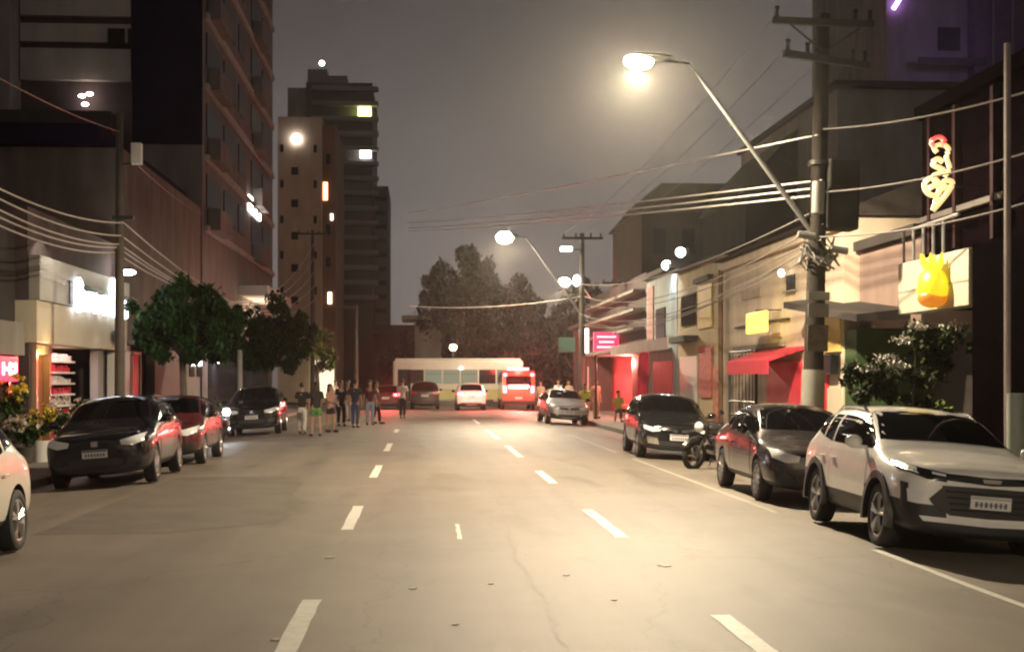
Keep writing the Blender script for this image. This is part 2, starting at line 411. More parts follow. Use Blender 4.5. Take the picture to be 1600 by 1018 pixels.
def car(name, label, cat, x, y, yaw=0, roll=None, L=4.2, W=1.76, H=1.5, wb=2.57, fo=.84, rw=.32, hood=(.78, .98), cowl=1.12, roof0=1.95, roof1=3.45, tail=(3.95, 1.05),
        belt=.96, pm=None, clad=False, style='five', face='plain', lit=False, rails=False, plate=True, group=None, rear=False, side_win=None, zb=.22, gm=None, detail=True):
    gm = gm or glass
    root = thing(name, label, cat, (x, y, zr(x)), (0, 0, yaw), group)
    if roll is None: roll = math.atan(SLOPE) * (1 if x > 0 else -1) if abs(x) > 4.5 else 0
    root.rotation_euler = (0, roll if abs(yaw) < 1.5 else -roll, yaw)
    w = W / 2; hl = L / 2
    hz0, hz1 = hood
    def hoodsec(f, zt, zbb, sh=None):
        ww = w * f; sh = zt - .1 if sh is None else sh; mid = zbb + (sh - zbb) * .55
        return [(0, zbb), (.8 * ww, zbb), (.965 * ww, zbb + .10), (ww, mid), (.985 * ww, sh), (.87 * ww, zt - .015), (.5 * ww, zt + .015), (0, zt + .03)]
    def cab(f, zt, zbb, bl=None):
        ww = w * f; bl = belt if bl is None else bl; mid = zbb + (bl - zbb) * .55
        return [(0, zbb), (.8 * ww, zbb), (.965 * ww, zbb + .10), (ww, mid), (.985 * ww, bl), (.90 * ww, bl + (zt - bl) * .52), (.735 * ww, zt - .055), (0, zt)]
    ty, tz = tail
    st = [(0.0, hoodsec(.70, hz0 - .06, zb + .06)), (.07, hoodsec(.86, hz0 + .0, zb)), (.22, hoodsec(.955, hz0 + .05, zb - .0)), (.5, hoodsec(1.0, hz0 + (hz1 - hz0) * .55, zb)),
          (fo, hoodsec(1.02, hz0 + (hz1 - hz0) * .75, zb)), (roof0 - 1.02, hoodsec(1.0, hz1, zb, belt - .03)), (roof0 - .88, hoodsec(.99, cowl - .05, zb, belt - .02)), (roof0 - .80, hoodsec(.99, cowl, zb, belt - .01)),
          (roof0 - .05, cab(.99, H - .05, zb)), (roof0 + .25, cab(.99, H, zb)), ((roof0 + roof1) / 2, cab(1.0, H + .01, zb, belt + .01)), (roof1 - .1, cab(.99, H - .02, zb, belt + .02)), (roof1, cab(.985, H - .06, zb, belt + .03)),
          (ty, hoodsec(.965, tz, zb, min(tz - .06, belt + .03))), ((ty + L) / 2, hoodsec(.95, tz - .03, zb + .03)), (L - .08, hoodsec(.90, tz - .10, zb + .05)), (L, hoodsec(.78, tz - .17, zb + .10))]
    st.sort(key=lambda q: q[0])
    bm = bmesh.new(); rings = []
    for d, sec in st:
        Yv = d - hl; ring = [bm.verts.new((px_, Yv, pz)) for px_, pz in sec] + [bm.verts.new((-px_, Yv, pz)) for px_, pz in sec[-2:0:-1]]
        rings.append(ring)
    n = len(rings[0])
    for A, B in zip(rings, rings[1:]):
        for k in range(n):
            f = bm.faces.new((A[k], A[(k + 1) % n], B[(k + 1) % n], B[k]))
            if k in (0, 1, n - 2, n - 1) or (clad and k in (2, n - 3)): f.material_index = 1
    for ring, flip in ((rings[0], False), (rings[-1], True)):
        for j in range(0, 7):
            a, b = ring[j], ring[j + 1]; c_, d_ = ring[(n - j - 1) % n], ring[(n - j) % n]
            vs = [a, b] + ([c_] if c_ is not b else []) + ([d_] if d_ is not a else [])
            f = bm.faces.new(vs if not flip else vs[::-1])
            if clad and j < 2: f.material_index = 1
    bmesh.ops.recalc_face_normals(bm, faces=bm.faces)
    me = bpy.data.meshes.new('body'); bm.to_mesh(me); bm.free()
    me.materials.append(pm); me.materials.append(plastic)
    tmp = bpy.data.objects.new('tmp_body', me); COL.objects.link(tmp)
    sub = tmp.modifiers.new('s', 'SUBSURF'); sub.levels = sub.render_levels = 2
    smooth_me = evaluated(tmp); sk = Skin(smooth_me, root)
    yf, yr = -hl + fo, -hl + fo + wb; R0 = rw + .055
    cm = MB()
    for yy in (yf, yr):
        for sx in (-1, 1):
            cm.cyl((sx * (w - .30), yy, rw), (sx * (w + .2), yy, rw), R0, n=40)
    cut = cm.build('tmp_cut', plastic)
    bo = tmp.modifiers.new('b', 'BOOLEAN'); bo.operation = 'DIFFERENCE'; bo.object = cut; bo.solver = 'EXACT'
    fin = evaluated(tmp)
    for p in fin.polygons:
        c = p.center
        for yy in (yf, yr):
            if math.hypot(c.y - yy, c.z - rw) < R0 + .003 and c.z > 0: p.material_index = 1
    bpy.data.objects.remove(tmp); bpy.data.objects.remove(cut)
    fin.name = 'body'
    link('body', fin, root, True, 38)
    D = lambda d: d - hl
    for yy in (yf, yr):
        for sx in (-1, 1):
            wheel(root, sx * (w - .125), yy, rw, style, sx)
            if clad:
                m = MB(); prof = []
                for k in range(19):
                    a = math.pi * (k / 18) * 1.12 - .06 * math.pi
                    ri, ro = R0 - .005, R0 + .075
                    prof.append((a, ri, ro))
                bmx = m.bm; rows = []
                for a, ri, ro in prof:
                    row = []
                    for rad, xo in ((ri, w - .05), (ri, w + .018), (ro, w + .012), (ro + .012, w - .05)):
                        row.append(bmx.verts.new((sx * xo, yy + rad * math.cos(a), rw + rad * math.sin(a))))
                    rows.append(row)
                for A, B in zip(rows, rows[1:]):
                    for q in range(4): bmx.faces.new((A[q], A[(q + 1) % 4], B[(q + 1) % 4], B[q]))
                bmx.faces.new(rows[0]); bmx.faces.new(rows[-1][::-1])
                m.build('wheel_arch_trim', plastic, root, True, 30)
    # glazing
    zt = H - .10
    a0 = D(roof0 - .66); a1 = D(roof0 + .12); bp = D(roof0 + .82); cp = D(roof1 - .42 if tail[0] - roof1 < .55 else roof1 - .05)
    ce = D(roof1 + (ty - roof1) * .35)
    for ax in ('X+', 'X-'):
        b0 = belt + .045
        sk.panel('side_window', ax, [(a0, b0 + .04), (a1, zt - .02), (bp - .04, zt + .01)], [(a0, b0), (bp - .04, b0 + .01)], gm, off=.004, nu=12, nv=5)
        sk.panel('side_window', ax, [(bp + .04, zt + .01), (cp, zt - .01)], [(bp + .04, b0 + .01), (cp + .05, b0 + .05)], gm, off=.004, nu=8, nv=5)
        if face != 'far':
            sk.panel('quarter_window', ax, [(cp + .07, zt - .03), (min(cp + .32, ce), zt - .12)], [(cp + .12, b0 + .06), (min(cp + .42, ce + .16), b0 + .11)], gm, off=.004, nu=5, nv=4)
    ws0, ws1 = cowl + .045, H - .075
    wt, wbm = .655 * w, .80 * w
    sk.panel('windscreen', 'F', [(-wt, ws1 - .03), (-wt * .5, ws1), (0, ws1 + .01), (wt * .5, ws1), (wt, ws1 - .03)], [(-wbm, ws0 - .01), (-wbm * .5, ws0 + .01), (0, ws0 + .015), (wbm * .5, ws0 + .01), (wbm, ws0 - .01)], gm, off=.004, nu=16, nv=8)
    rz0, rz1 = tz + .05, H - .12
    sk.panel('rear_window', 'R', [(-wt, rz1 - .02), (0, rz1), (wt, rz1 - .02)], [(-wt * 1.08, rz0), (0, rz0 - .01), (wt * 1.08, rz0)], gm, off=.004, nu=12, nv=6)
    # doors
    if detail:
        for ax, sx in (('X+', 1), ('X-', -1)):
            for (d0, d1, arch) in ((yf + R0 + .10, bp - .01, 0), (bp + .01, min(cp + .12, yr - .1), 1)):
                zl = zb + (.27 if clad else .14)
                d = sk.panel('door', ax, [(d0, belt - .03), (d1, belt - .015)], [(d0, zl), (d1 if not arch else d1 - .12, zl)], pm, off=.005, nu=10, nv=7, depth=.01, ang=25)
                hy = d1 - .16; h, nrm, dd = sk.cast(ax, hy, belt - .14)
                MB().box(h + Vector((sx * .018, 0, 0)), (.035, .17, .028), bev=.01).build('handle', chrome if style == 'chrome' else pm, d, True)
        for sx in (-1, 1):
            m = MB().ball((sx * (w + .10), D(roof0 - .50), belt + .10), (.20, .13, .15), 12).box((sx * (w + .0), D(roof0 - .48), belt + .045), (.12, .05, .04))
            m.build('wing_mirror', pm if clad else [gloss_black], root, True, 50)
    if rails:
        for sx in (-1, 1):
            pts = []
            for k in range(9):
                yy = D(roof0 + .25 + (roof1 - roof0 - .35) * k / 8); h, nn, d = sk.cast('Z', sx * .70 * w, yy)
                pts.append(h + Vector((0, 0, .0 if k in (0, 8) else .045)))
            MB().tube(pts, .017, 6).build('roof_rail', chrome, root, True)
    fz = hz0
    lens = white_lit if lit else lamp_glass
    if face == 'suv':     # slim upper lamps, low main lamps, deep black grille
        sk.panel('upper_grille', 'F', [(-.62, fz - .03), (0, fz - .045), (.62, fz - .03)], [(-.60, fz - .09), (0, fz - .125), (.60, fz - .09)], gloss_black, off=.010, nu=16, nv=3)
        for sx in (-1, 1):
            hp = sk.panel('headlight', 'F', [(sx * .44, fz - .035), (sx * .66, fz - .005), (sx * .83, fz + .035)], [(sx * .46, fz - .12), (sx * .66, fz - .10), (sx * .84, fz - .035)], gloss_black, off=.014, nu=10, nv=3)
            sk.panel('running_light', 'F', [(sx * .47, fz - .045), (sx * .60, fz - .03)], [(sx * .47, fz - .065), (sx * .60, fz - .052)], lamp_glass, hp, off=.02, nu=5, nv=1)
            sk.panel('reflector', 'F', [(sx * .72, fz - .0), (sx * .82, fz + .022)], [(sx * .72, fz - .06), (sx * .82, fz - .03)], lamp_glass, hp, off=.02, nu=4, nv=1)
            sk.panel('fog_lamp', 'F', [(sx * .66, fz - .235), (sx * .81, fz - .215)], [(sx * .70, fz - .33), (sx * .80, fz - .33)], lamp_glass, off=.012, nu=4, nv=2)
            sk.panel('bumper_intake', 'F', [(sx * .80, fz - .16), (sx * .845, fz - .15)], [(sx * .80, fz - .44), (sx * .84, fz - .40)], plastic, off=.010, nu=2, nv=6)
        g = sk.panel('grille', 'F', [(-.50, fz - .155), (0, fz - .15), (.50, fz - .155)], [(-.40, fz - .45), (0, fz - .46), (.40, fz - .45)], plastic, off=.012, nu=14, nv=5)
        sk.panel('grille_flare', 'F', [(-.62, fz - .30), (-.49, fz - .17)], [(-.58, fz - .35), (-.40, fz - .45)], plastic, g, off=.012, nu=5, nv=4)
        sk.panel('grille_flare', 'F', [(.49, fz - .17), (.62, fz - .30)], [(.40, fz - .45), (.58, fz - .35)], plastic, g, off=.012, nu=5, nv=4)
        for k in range(4):
            zz = fz - .20 - .06 * k
            sk.panel('grille_bar', 'F', [(-.46 + .02 * k, zz), (.46 - .02 * k, zz)], [(-.46 + .02 * k, zz - .016), (.46 - .02 * k, zz - .016)], gloss_black, g, off=.022, nu=10, nv=1)
        sk.panel('emblem', 'F', [(-.10, fz - .06), (.10, fz - .06)], [(-.085, fz - .10), (.085, fz - .10)], chrome, off=.024, nu=4, nv=1)
        sk.panel('skid_plate', 'F', [(-.70, fz - .475), (0, fz - .49), (.70, fz - .475)], [(-.66, fz - .525), (0, fz - .545), (.66, fz - .525)], pm, off=.014, nu=10, nv=2)
        pz = fz - .30
    elif face in ('plain', 'far', 'chrome'):
        for sx in (-1, 1):
            sk.panel('headlight', 'F', [(sx * .42, fz - .06), (sx * .62, fz - .02), (sx * .80, fz + .03)], [(sx * .44, fz - .14), (sx * .62, fz - .16), (sx * .79, fz - .10)], lens, off=.012, nu=8, nv=3)
            if face != 'far':
                sk.panel('bumper_intake', 'F', [(sx * .52, fz - .36), (sx * .76, fz - .30)], [(sx * .52, fz - .46), (sx * .74, fz - .44)], plastic, off=.010, nu=5, nv=2)
        sk.panel('grille', 'F', [(-.40, fz - .075), (0, fz - .085), (.40, fz - .075)], [(-.40, fz - .15), (0, fz - .17), (.40, fz - .15)], gloss_black, off=.010, nu=10, nv=2)
        sk.panel('lower_grille', 'F', [(-.46, fz - .36), (.46, fz - .36)], [(-.40, fz - .47), (.40, fz - .47)], plastic, off=.010, nu=10, nv=2)
        if face == 'chrome':
            for sx in (-1, 1):
                sk.panel('chrome_trim', 'F', [(sx * .05, fz - .10), (sx * .40, fz - .045), (sx * .80, fz + .05)], [(sx * .05, fz - .16), (sx * .42, fz - .10), (sx * .80, fz - .02)], chrome, off=.02, nu=10, nv=2)
                sk.panel('fog_lamp', 'F', [(sx * .50, fz - .30), (sx * .74, fz - .26)], [(sx * .44, fz - .45), (sx * .70, fz - .42)], chrome, off=.016, nu=5, nv=2)
        else:
            sk.panel('emblem', 'F', [(-.055, fz - .06), (.055, fz - .06)], [(-.055, fz - .15), (.055, fz - .15)], chrome, off=.02, nu=3, nv=2)
        pz = fz - .27
    if plate:
        for ax, z_ in (('F', pz), ('R', tz - .32)):
            h, nn, d = sk.cast(ax, 0, z_); out = -1 if ax == 'F' else 1
            p = MB().box(h + Vector((0, out * .022, 0)), (.42, .02, .135), bev=.006).build('licence_plate', plate_m, root)
            m = MB(); m.box(h + Vector((0, out * .034, .048)), (.40, .004, .026)); b = m.build('plate_band', plate_ink if not face == 'suv' else steel, p)
            m = MB()
            for k in range(7):
                m.box(h + Vector((-.15 + .05 * k, out * .034, -.018)), (.022 if k % 2 else .028, .004, .055))
            m.box(h + Vector((0, out * .0335, -.018)), (.33, .003, .008)); m.build('plate_characters', plate_ink, p)
    tl = tail_lit if rear else tail_dim
    for sx in (-1, 1):
        sk.panel('tail_light', 'R', [(sx * .46, tz - .08), (sx * .80, tz - .06)], [(sx * .50, tz - .20), (sx * .78, tz - .22)], tl, off=.012, nu=6, nv=3)
    sk.panel('rear_bumper', 'R', [(-.6, zb + .24), (.6, zb + .24)], [(-.55, zb + .12), (.55, zb + .12)], plastic, off=.012, nu=8, nv=2)
    return root

white_paint = paint('white_paint', (.80, .79, .77), rough=.3)
cream_paint = paint('cream_paint', (.78, .75, .66), rough=.3)
blue_paint = paint('midnight_blue_paint', (.006, .0055, .011), .2)
red_paint = paint('red_paint', (.10, .020, .022), .1)  # maroon also carries the red reflections on the dark hatchback
black_paint = paint('black_paint', (.010, .011, .012), .2)
mauve_paint = paint('grey_metallic_paint', (.045, .038, .04), .4, .25)
silver_paint = paint('silver_paint', (.38, .37, .36), .5, .3)

SUVK = dict(L=4.27, W=1.80, H=1.545, wb=2.57, fo=.88, rw=.345, hood=(.905, 1.02), cowl=1.105, roof0=2.02, roof1=3.62, tail=(4.08, 1.07), belt=.99, clad=True, face='suv', rails=True)
HATCH = dict(L=4.1, W=1.76, H=1.50, wb=2.56, fo=.84, hood=(.80, .95), cowl=1.05, roof0=1.92, roof1=3.40, tail=(3.86, 1.02), belt=.95)
SEDAN = dict(L=4.4, W=1.76, H=1.49, wb=2.6, fo=.84, hood=(.78, .93), cowl=1.02, roof0=1.95, roof1=3.15, tail=(3.85, 1.04), belt=.94)
cg = 'cars parked along the kerb'
suv_y = yg(853) * 1.02
car('parked_suv', 'white SUV with black grille, black wheel arch trim and silver roof rails', 'car', 5.77, suv_y * .96 - .9 + 2.13, R(-2.0), R(4.6), pm=white_paint, group=cg, **SUVK)
car('parked_car', 'dark grey saloon parked close behind the white SUV', 'car', 5.88, 20.0 + 1.35, R(-1), R(3.6), pm=mauve_paint, group=cg, style='multi', **SEDAN)
car('parked_car', 'black car with bright chrome nose parked beside the motorcycle near the red flag', 'car', 5.90, 31.2 + 2.1 - .84, R(-2), R(3.2), pm=black_paint, group=cg, face='chrome', **{**HATCH, 'H': 1.53})
car('parked_car', 'silver car parked alone below the slanting lamp arm farther down the street', 'car', 5.85, 56.5, R(2), None, pm=silver_paint, group=cg, **SEDAN)
car('parked_car', 'cream white car cut off by the picture edge, only tail and wheel showing', 'car', -5.04, 13.0, R(0), None, pm=cream_paint, group=cg, **HATCH)
car('parked_suv', 'blackish SUV with pale headlights and white plate in front of the lit shop', 'car', -5.52, 23.9 + 1.27, R(1.5), R(-4), pm=blue_paint, group=cg, **{**HATCH, 'H': 1.56, 'L': 4.2, 'W': 1.80, 'rw': .335, 'hood': (.86, 1.0), 'cowl': 1.1, 'belt': 1.0, 'tail': (3.95, 1.08), 'rails': True})
car('parked_car', 'hatchback tinted red as if lit, parked right behind the blackish SUV', 'car', -5.52, 29.2 + 1.3, R(1), None, pm=red_paint, group=cg, **HATCH)
car('parked_suv', 'black SUV parked under the street trees with a dark windscreen', 'car', -5.62, 45.3 + 1.3, R(1.5), None, pm=black_paint, group=cg, **{**HATCH, 'H': 1.62, 'W': 1.82, 'rw': .345, 'hood': (.88, 1.03), 'cowl': 1.12, 'belt': 1.02, 'tail': (3.9, 1.1)})
tr = 'vehicles held up in front of the bus'
dsv = car('queued_suv', 'dark SUV seen from behind at the left half of the bus', 'car', .15, 82, math.pi, 0, pm=paint('brown_paint', (.05, .04, .035), .3), group=tr, **{**HATCH, 'H': 1.7, 'rw': .35, 'hood': (.9, 1.05), 'cowl': 1.15, 'belt': 1.05, 'tail': (3.95, 1.15)})
car('queued_car', 'white car with glowing red tail lights in front of the middle of the bus', 'car', 2.8, 79, math.pi, 0, pm=white_paint, group=tr, rear=True, **{**HATCH, 'H': 1.62, 'hood': (.85, 1.0), 'cowl': 1.1, 'belt': 1.0, 'tail': (3.9, 1.1)})
car('queued_car', 'red glowing car waiting left of the bus with brake lights on', 'car', -2.15, 81, math.pi, 0, pm=red_paint, group=tr, rear=True, **HATCH)

# tall van with a red beacon bar
def van(x, y):
    t = thing('van', 'tall van glowing red from its beacon bar and brake lights beside the bus', 'van', (x, y, zr(x)), (0, 0, 0), tr)
    red = paint('van_orange_red', (.55, .10, .05))
    prof = [(-2.5, .35), (2.2, .35), (2.5, .8), (2.4, 1.15), (1.7, 1.3), (1.1, 2.25), (-2.4, 2.35), (-2.5, 2.2)]
    m = MB().prism([(-.98, a, b) for a, b in prof], (1.96, 0, 0))
    bmesh.ops.bevel(m.bm, geom=list(m.bm.edges), offset=.06, segments=2, affect='EDGES')
    m.build('body', red, t, True, 40)
    MB().box((0, -2.51, 1.75), (1.5, .03, .62), bev=.01).build('rear_window', glass, t)
    for sx in (-1, 1):
        MB().box((sx * .82, -2.52, 1.25), (.22, .05, .42), bev=.02).build('tail_light', tail_lit, t)
        for yy in (-1.6, 1.6): wheel(t, sx * .9, yy, .36, 'five', sx)
        MB().box((sx * .985, 1.0, 1.75), (.03, .9, .55), bev=.01).build('side_window', glass, t)
    MB().box((0, -2.53, 1.42), (1.15, .05, .14), bev=.02).build('brake_light', brake_hot, t)
    MB().box((0, 0, 1.42), (1.5, .03, .5), bev=.01, rot=None).build('windscreen', glass, t, loc=(0, 1.75, .25))
    b = MB().box((0, -1.8, 2.46), (1.3, .3, .16), bev=.03).build('beacon_bar', tail_lit, t)
    for sx in (-1, 1): MB().ball((sx * .8, -2.54, 2.12), (.26, .1, .22), 10).build('extra_red_lamp', tail_lit, t, True)  # extra red lamps added to strengthen the red glow
    MB().box((0, -2.56, .48), (1.9, .12, .2), bev=.03).build('bumper', plastic, t)
    MB().box((0, -2.58, .75), (.42, .02, .13)).build('licence_plate', plate_m, t)
    light('beacon_light', 'SPOT', (0, -1.6, 3.0), 11000, (1, .04, .05), t, .3, 56, (.36, 1, .26))
    light('beacon_front', 'POINT', (0, -2.7, 2.6), 260, (1, .05, .06), t, .3)
    light('brake_glow', 'SPOT', (0, -2.9, 1.5), 1500, (1, .07, .06), t, .3, 120, (-.1, -1, -.42))
    return t
van(5.7, 82)
light('brake_glow', 'SPOT', (-2.15, 78.6, 1.2), 700, (1, .05, .05), None, .3, 110, (.15, -1, -.45))
light('brake_glow', 'POINT', (2.8, 76.2, 1.1), 90, (1, .1, .1), None, .3)

# white bus crossing the end of the street
def bus(x0, x1, y):
    c = (x0 + x1) / 2; Lb = x1 - x0
    t = thing('bus', 'white city bus standing across the end of the street', 'bus', (c, y, -.05))
    body = M('bus_white', (.72, .70, .62), .35, var=.06, coat=.5); green = M('bus_yellow_green', (.55, .52, .22), .4, var=.08, coat=.4)
    m = MB().box((0, 0, 1.72), (Lb, 2.5, 2.75), bev=.16, seg=3); m.build('body', body, t, True, 40)
    for sy in (-1, 1):
        MB().box((1.3, sy * 1.257, .85), (Lb - 3.4, .02, .72), bev=.006).build('livery_panel', green, t)
    n = 6; lit = E('bus_window_lit', (.6, .75, .5), .16, (.05, .06, .05))
    for sy in (-1, 1):
        for k in range(n):
            xx = -Lb / 2 + .9 + (Lb - 1.5) * (k + .5) / n
            if k == 0: d = 1.0
            fr = MB().box((xx, sy * 1.262, 2.02), ((Lb - 1.5) / n - .1, .03, .92), bev=.012).build('window', gloss_black if k in (0, 4) else lit, t)
            MB().box((xx, sy * 1.28, 2.2), ((Lb - 1.5) / n - .12, .012, .03)).build('window_bar', plastic, fr)
    MB().box((-Lb / 2 - .01, 0, 2.0), (.03, 2.2, 1.1), bev=.01).build('windscreen', glass, t)
    MB().box((Lb / 2 + .01, 0, 2.1), (.03, 2.0, .8), bev=.01).build('rear_window', glass, t)
    MB().box((0, 0, 3.16), (Lb - .3, 2.2, .14), bev=.05).build('roof', body, t)
    for xx in (-Lb / 2 + 2.2, Lb / 2 - 2.6):
        for sy in (-1, 1):
            w_ = wheel(t, xx, sy * 1.15, .5, 'multi', 1); w_.rotation_euler = (0, 0, math.pi / 2 * sy)
            MB().cyl((xx, sy * 1.0, .5), (xx, sy * 1.258, .5), .62, n=28).build('wheel_arch', plastic, t)
    MB().box((-Lb / 2 + .75, -1.262, 1.45), (.85, .03, 2.1), bev=.01).build('door', shop_glass, t)
    for sy in (-.9, .9):
        MB().box((-Lb / 2 - .02, sy, .8), (.05, .3, .18), bev=.02).build('headlight', lamp_glass, t)
bus(-1.95, 6.7, 90.5)

def motorcycle(label, x, y, z, yaw, tankm, lit=False, scale=1):
    t = thing('motorcycle', label, 'motorcycle', (x, y, z), (R(0), R(8), yaw), 'motorcycles parked at the kerb')
    for yy in (-.66, .66):
        w = bpy.data.objects.new('wheel', None); COL.objects.link(w); w.parent = t; w.location = (0, yy, .31)
        MB().lathe([(-.055, .22), (-.06, .27), (-.035, .305), (0, .312), (.035, .305), (.06, .27), (.055, .22), (-.055, .22)]).build('tyre', rubber, w, True)
        m = MB().lathe([(-.03, .225), (.03, .225), (.025, .2), (-.025, .2), (-.03, .225)])
        for k in range(6):
            a = k * math.tau / 6; m.cyl((0, 0, 0), (0, .21 * math.cos(a), .21 * math.sin(a)), .014, n=5)
        m.cyl((-.05, 0, 0), (.05, 0, 0), .04); m.build('rim', alloy, w, True)
    m = MB()
    for sx in (-1, 1):
        m.tube([(sx * .09, -.66, .31), (sx * .09, -.50, .72), (sx * .09, -.42, .98)], .025, 8)
        m.tube([(sx * .10, .66, .31), (sx * .10, .1, .36), (sx * .08, -.1, .45)], .022, 6)
        m.tube([(sx * .06, -.40, .85), (sx * .10, .15, .66), (sx * .10, .75, .78)], .022, 6)
    m.box((0, -.44, .92), (.24, .06, .05)); m.cyl((-.1, -.66, .31), (.1, -.66, .31), .02); m.cyl((-.12, .66, .31), (.12, .66, .31), .02)
    m.box((0, -.1, .46), (.24, .3, .1)); m.tube([(0, -.42, .9), (0, -.28, .62), (0, -.1, .46)], .03)
    m.build('frame', dark_steel, t, True)
    MB().box((0, 0, .48), (.3, .42, .34), bev=.06).build('engine', steel, t, True)
    MB().ball((0, -.12, .84), (.32, .58, .28), 14).build('fuel_tank', tankm, t, True)
    MB().box((0, .42, .82), (.26, .66, .10), bev=.045).build('seat', plastic, t, True)
    MB().box((0, .80, .84), (.2, .22, .12), bev=.04).build('tail_fairing', white_paint, t, True)
    MB().box((0, .92, .82), (.14, .03, .07), bev=.01).build('tail_light', tail_dim, t)
    MB().tube([(0, -.95, .50), (0, -.82, .62), (0, -.6, .66), (0, -.42, .6)], .07, 8).build('front_mudguard', tankm, t, True)
    MB().ball((0, -.60, .90), (.22, .18, .22), 12).build('headlight', white_lit if lit else lamp_glass, t, True)
    m = MB().tube([(-.36, -.26, 1.02), (-.2, -.40, 1.04), (0, -.42, 1.0), (.2, -.40, 1.04), (.36, -.26, 1.02)], .018, 8); m.build('handlebar', dark_steel, t, True)
    for sx in (-1, 1):
        m = MB().tube([(sx * .28, -.34, 1.03), (sx * .34, -.36, 1.22)], .008, 5).ball((sx * .37, -.36, 1.26), (.16, .03, .10), 10); m.build('mirror', gloss_black, t, True)
    MB().tube([(.14, -.2, .4), (.18, .1, .27), (.19, .75, .36)], .045, 8).build('exhaust', chrome, t, True)
    MB().tube([(-.1, 0, .25), (-.3, .1, .01)], .012, 5).build('side_stand', dark_steel, t)
    t.scale = (scale,) * 3
    return t
motorcycle('dark motorcycle with pale tail parked between the chrome-nosed car and the dark grey saloon', 6.15, 27.9, zr(6.1), R(-58), paint('dark_tank', (.03, .03, .03)))
motorcycle('motorcycle with a burning white headlight under the street trees', -6.05, 41.2, zr(-6.0), R(8), red_paint, lit=True)
motorcycle('unlit silver motorcycle leaning behind the red tinted hatchback', -5.9, 35.6, zr(-5.9), R(14), silver_paint)
light('moto_beam', 'SPOT', (-5.96, 40.3, .95), 40, (.9, .95, 1), None, .06, 110, (.1, -1, -.15))
# ------------------------------------------------------------------ buildings (world coordinates; parts hang on an Empty at the base)
def part(mb, name, mat, root, smooth=False, ang=35):
    return mb.build(name, mat, root, smooth, ang, loc=-root.location)
def sub(mb, name, mat, parent, smooth=False):       # a piece of a part
    root = parent.parent
    return mb.build(name, mat, parent, smooth, 35)
def bb(x0, x1, y0, y1, z0, z1, bev=0):
    return MB().box(((x0 + x1) / 2, (y0 + y1) / 2, (z0 + z1) / 2), (abs(x1 - x0), abs(y1 - y0), abs(z1 - z0)), bev=bev)
XL, XR = -9.2, 9.4
yl = lambda px, X=XL: PX(px, 592, X).y
yr = lambda px, X=XR: PX(px, 592, X).y
zy = lambda py, Y: CAMH + (HY - py) * Y / F

maroon = M('maroon_render', (.10, .07, .07), .85, var=.25, scale=.8, stain=.35)
brownwall = M('brown_render', (.20, .155, .135), .9, var=.2, scale=.5, stain=.45)
mauve_wall = M('mauve_render', (.21, .18, .175), .9, var=.15, scale=.5, stain=.35)
grey_wall = M('grey_render', (.28, .26, .24), .9, var=.15, scale=.5, stain=.3)
band_wall = M('pale_band_render', (.46, .41, .38), .85, var=.12, scale=.6, stain=.25)
navy_glass = M('navy_cladding', (.016, .010, .032), .9, var=.3, scale=.6, spec=.05)
dark_wall = M('dark_render', (.05, .042, .04), .85, var=.3, scale=.7)
dark_roof = M('dark_roof_tiles', (.05, .04, .036), .85, var=.35, scale=3, bump=.5, bscale=8)
beige_wall = M('beige_render', (.60, .47, .35), .9, var=.14, scale=.4, stain=.3)
rust_wall = M('rust_brown_render', (.22, .12, .085), .9, var=.18, scale=.4)
cream_band = M('cream_fascia', (.62, .55, .42), .6, var=.06, scale=1.5)
fascia_grey = M('grey_fascia', (.34, .33, .30), .5, var=.08, scale=1.2)
fascia_dark = M('dark_fascia', (.07, .085, .085), .4, var=.2, scale=1.2)
white_door = M('white_door', (.7, .69, .66), .5, var=.05)
red_board = M('red_board', (.55, .03, .05), .5, var=.15)
wood = M('orange_wood', (.35, .13, .05), .5, var=.3, scale=4)
brass = M('brass_frame', (.62, .48, .30), .35, metal=.6, var=.1)

# --- shop with the white lit sign, left side
SH0, SH1 = yl(45), yl(190)
t = thing('shop_building', 'low shop with pale fascia, white glowing sign and red lit shelves', 'shop', (XL - 3, (SH0 + SH1) / 2, SW))
part(bb(XL - 8, XL - 2.4, SH0, SH1 - .02, SW, 5.9), 'wall', maroon, t)
part(bb(XL - 2.38, XL - .03, SH0, SH1 - .02, 3.66, 5.85), 'upper_wall', maroon, t)
part(bb(XL - .02, XL + .25, SH0 + .02, SH1 - .05, 3.66, 4.72, .02), 'fascia', fascia_grey, t)
part(bb(XL - 2.3, XL + .18, SH0 + .02, SH1 - .05, 2.66, 3.655, .01), 'cream_band', cream_band, t)
part(bb(XL + .252, XL + .29, yl(92), SH1 - .1, 3.72, 4.3), 'sign_backing', fascia_dark, t)
lt = E('sign_letters', (.80, .86, 1), 3)
XS = XL + .33
def ring(yc, zc, ry, rz, r=.055, a0=0, a1=math.tau):
    n = 18; closed = abs(a1 - a0 - math.tau) < .01
    return [(XS, yc + ry * math.cos(a0 + (a1 - a0) * k / n), zc + rz * math.sin(a0 + (a1 - a0) * k / n)) for k in range(n if closed else n + 1)], closed
y_ = yl(98); m = MB()
p_, c_ = ring(y_ + .28, 3.98, .26, .38, a0=.0, a1=math.tau); m.tube(p_, .085, 6, closed=True); part(m, 'letter', lt, t, True); y_ += .72
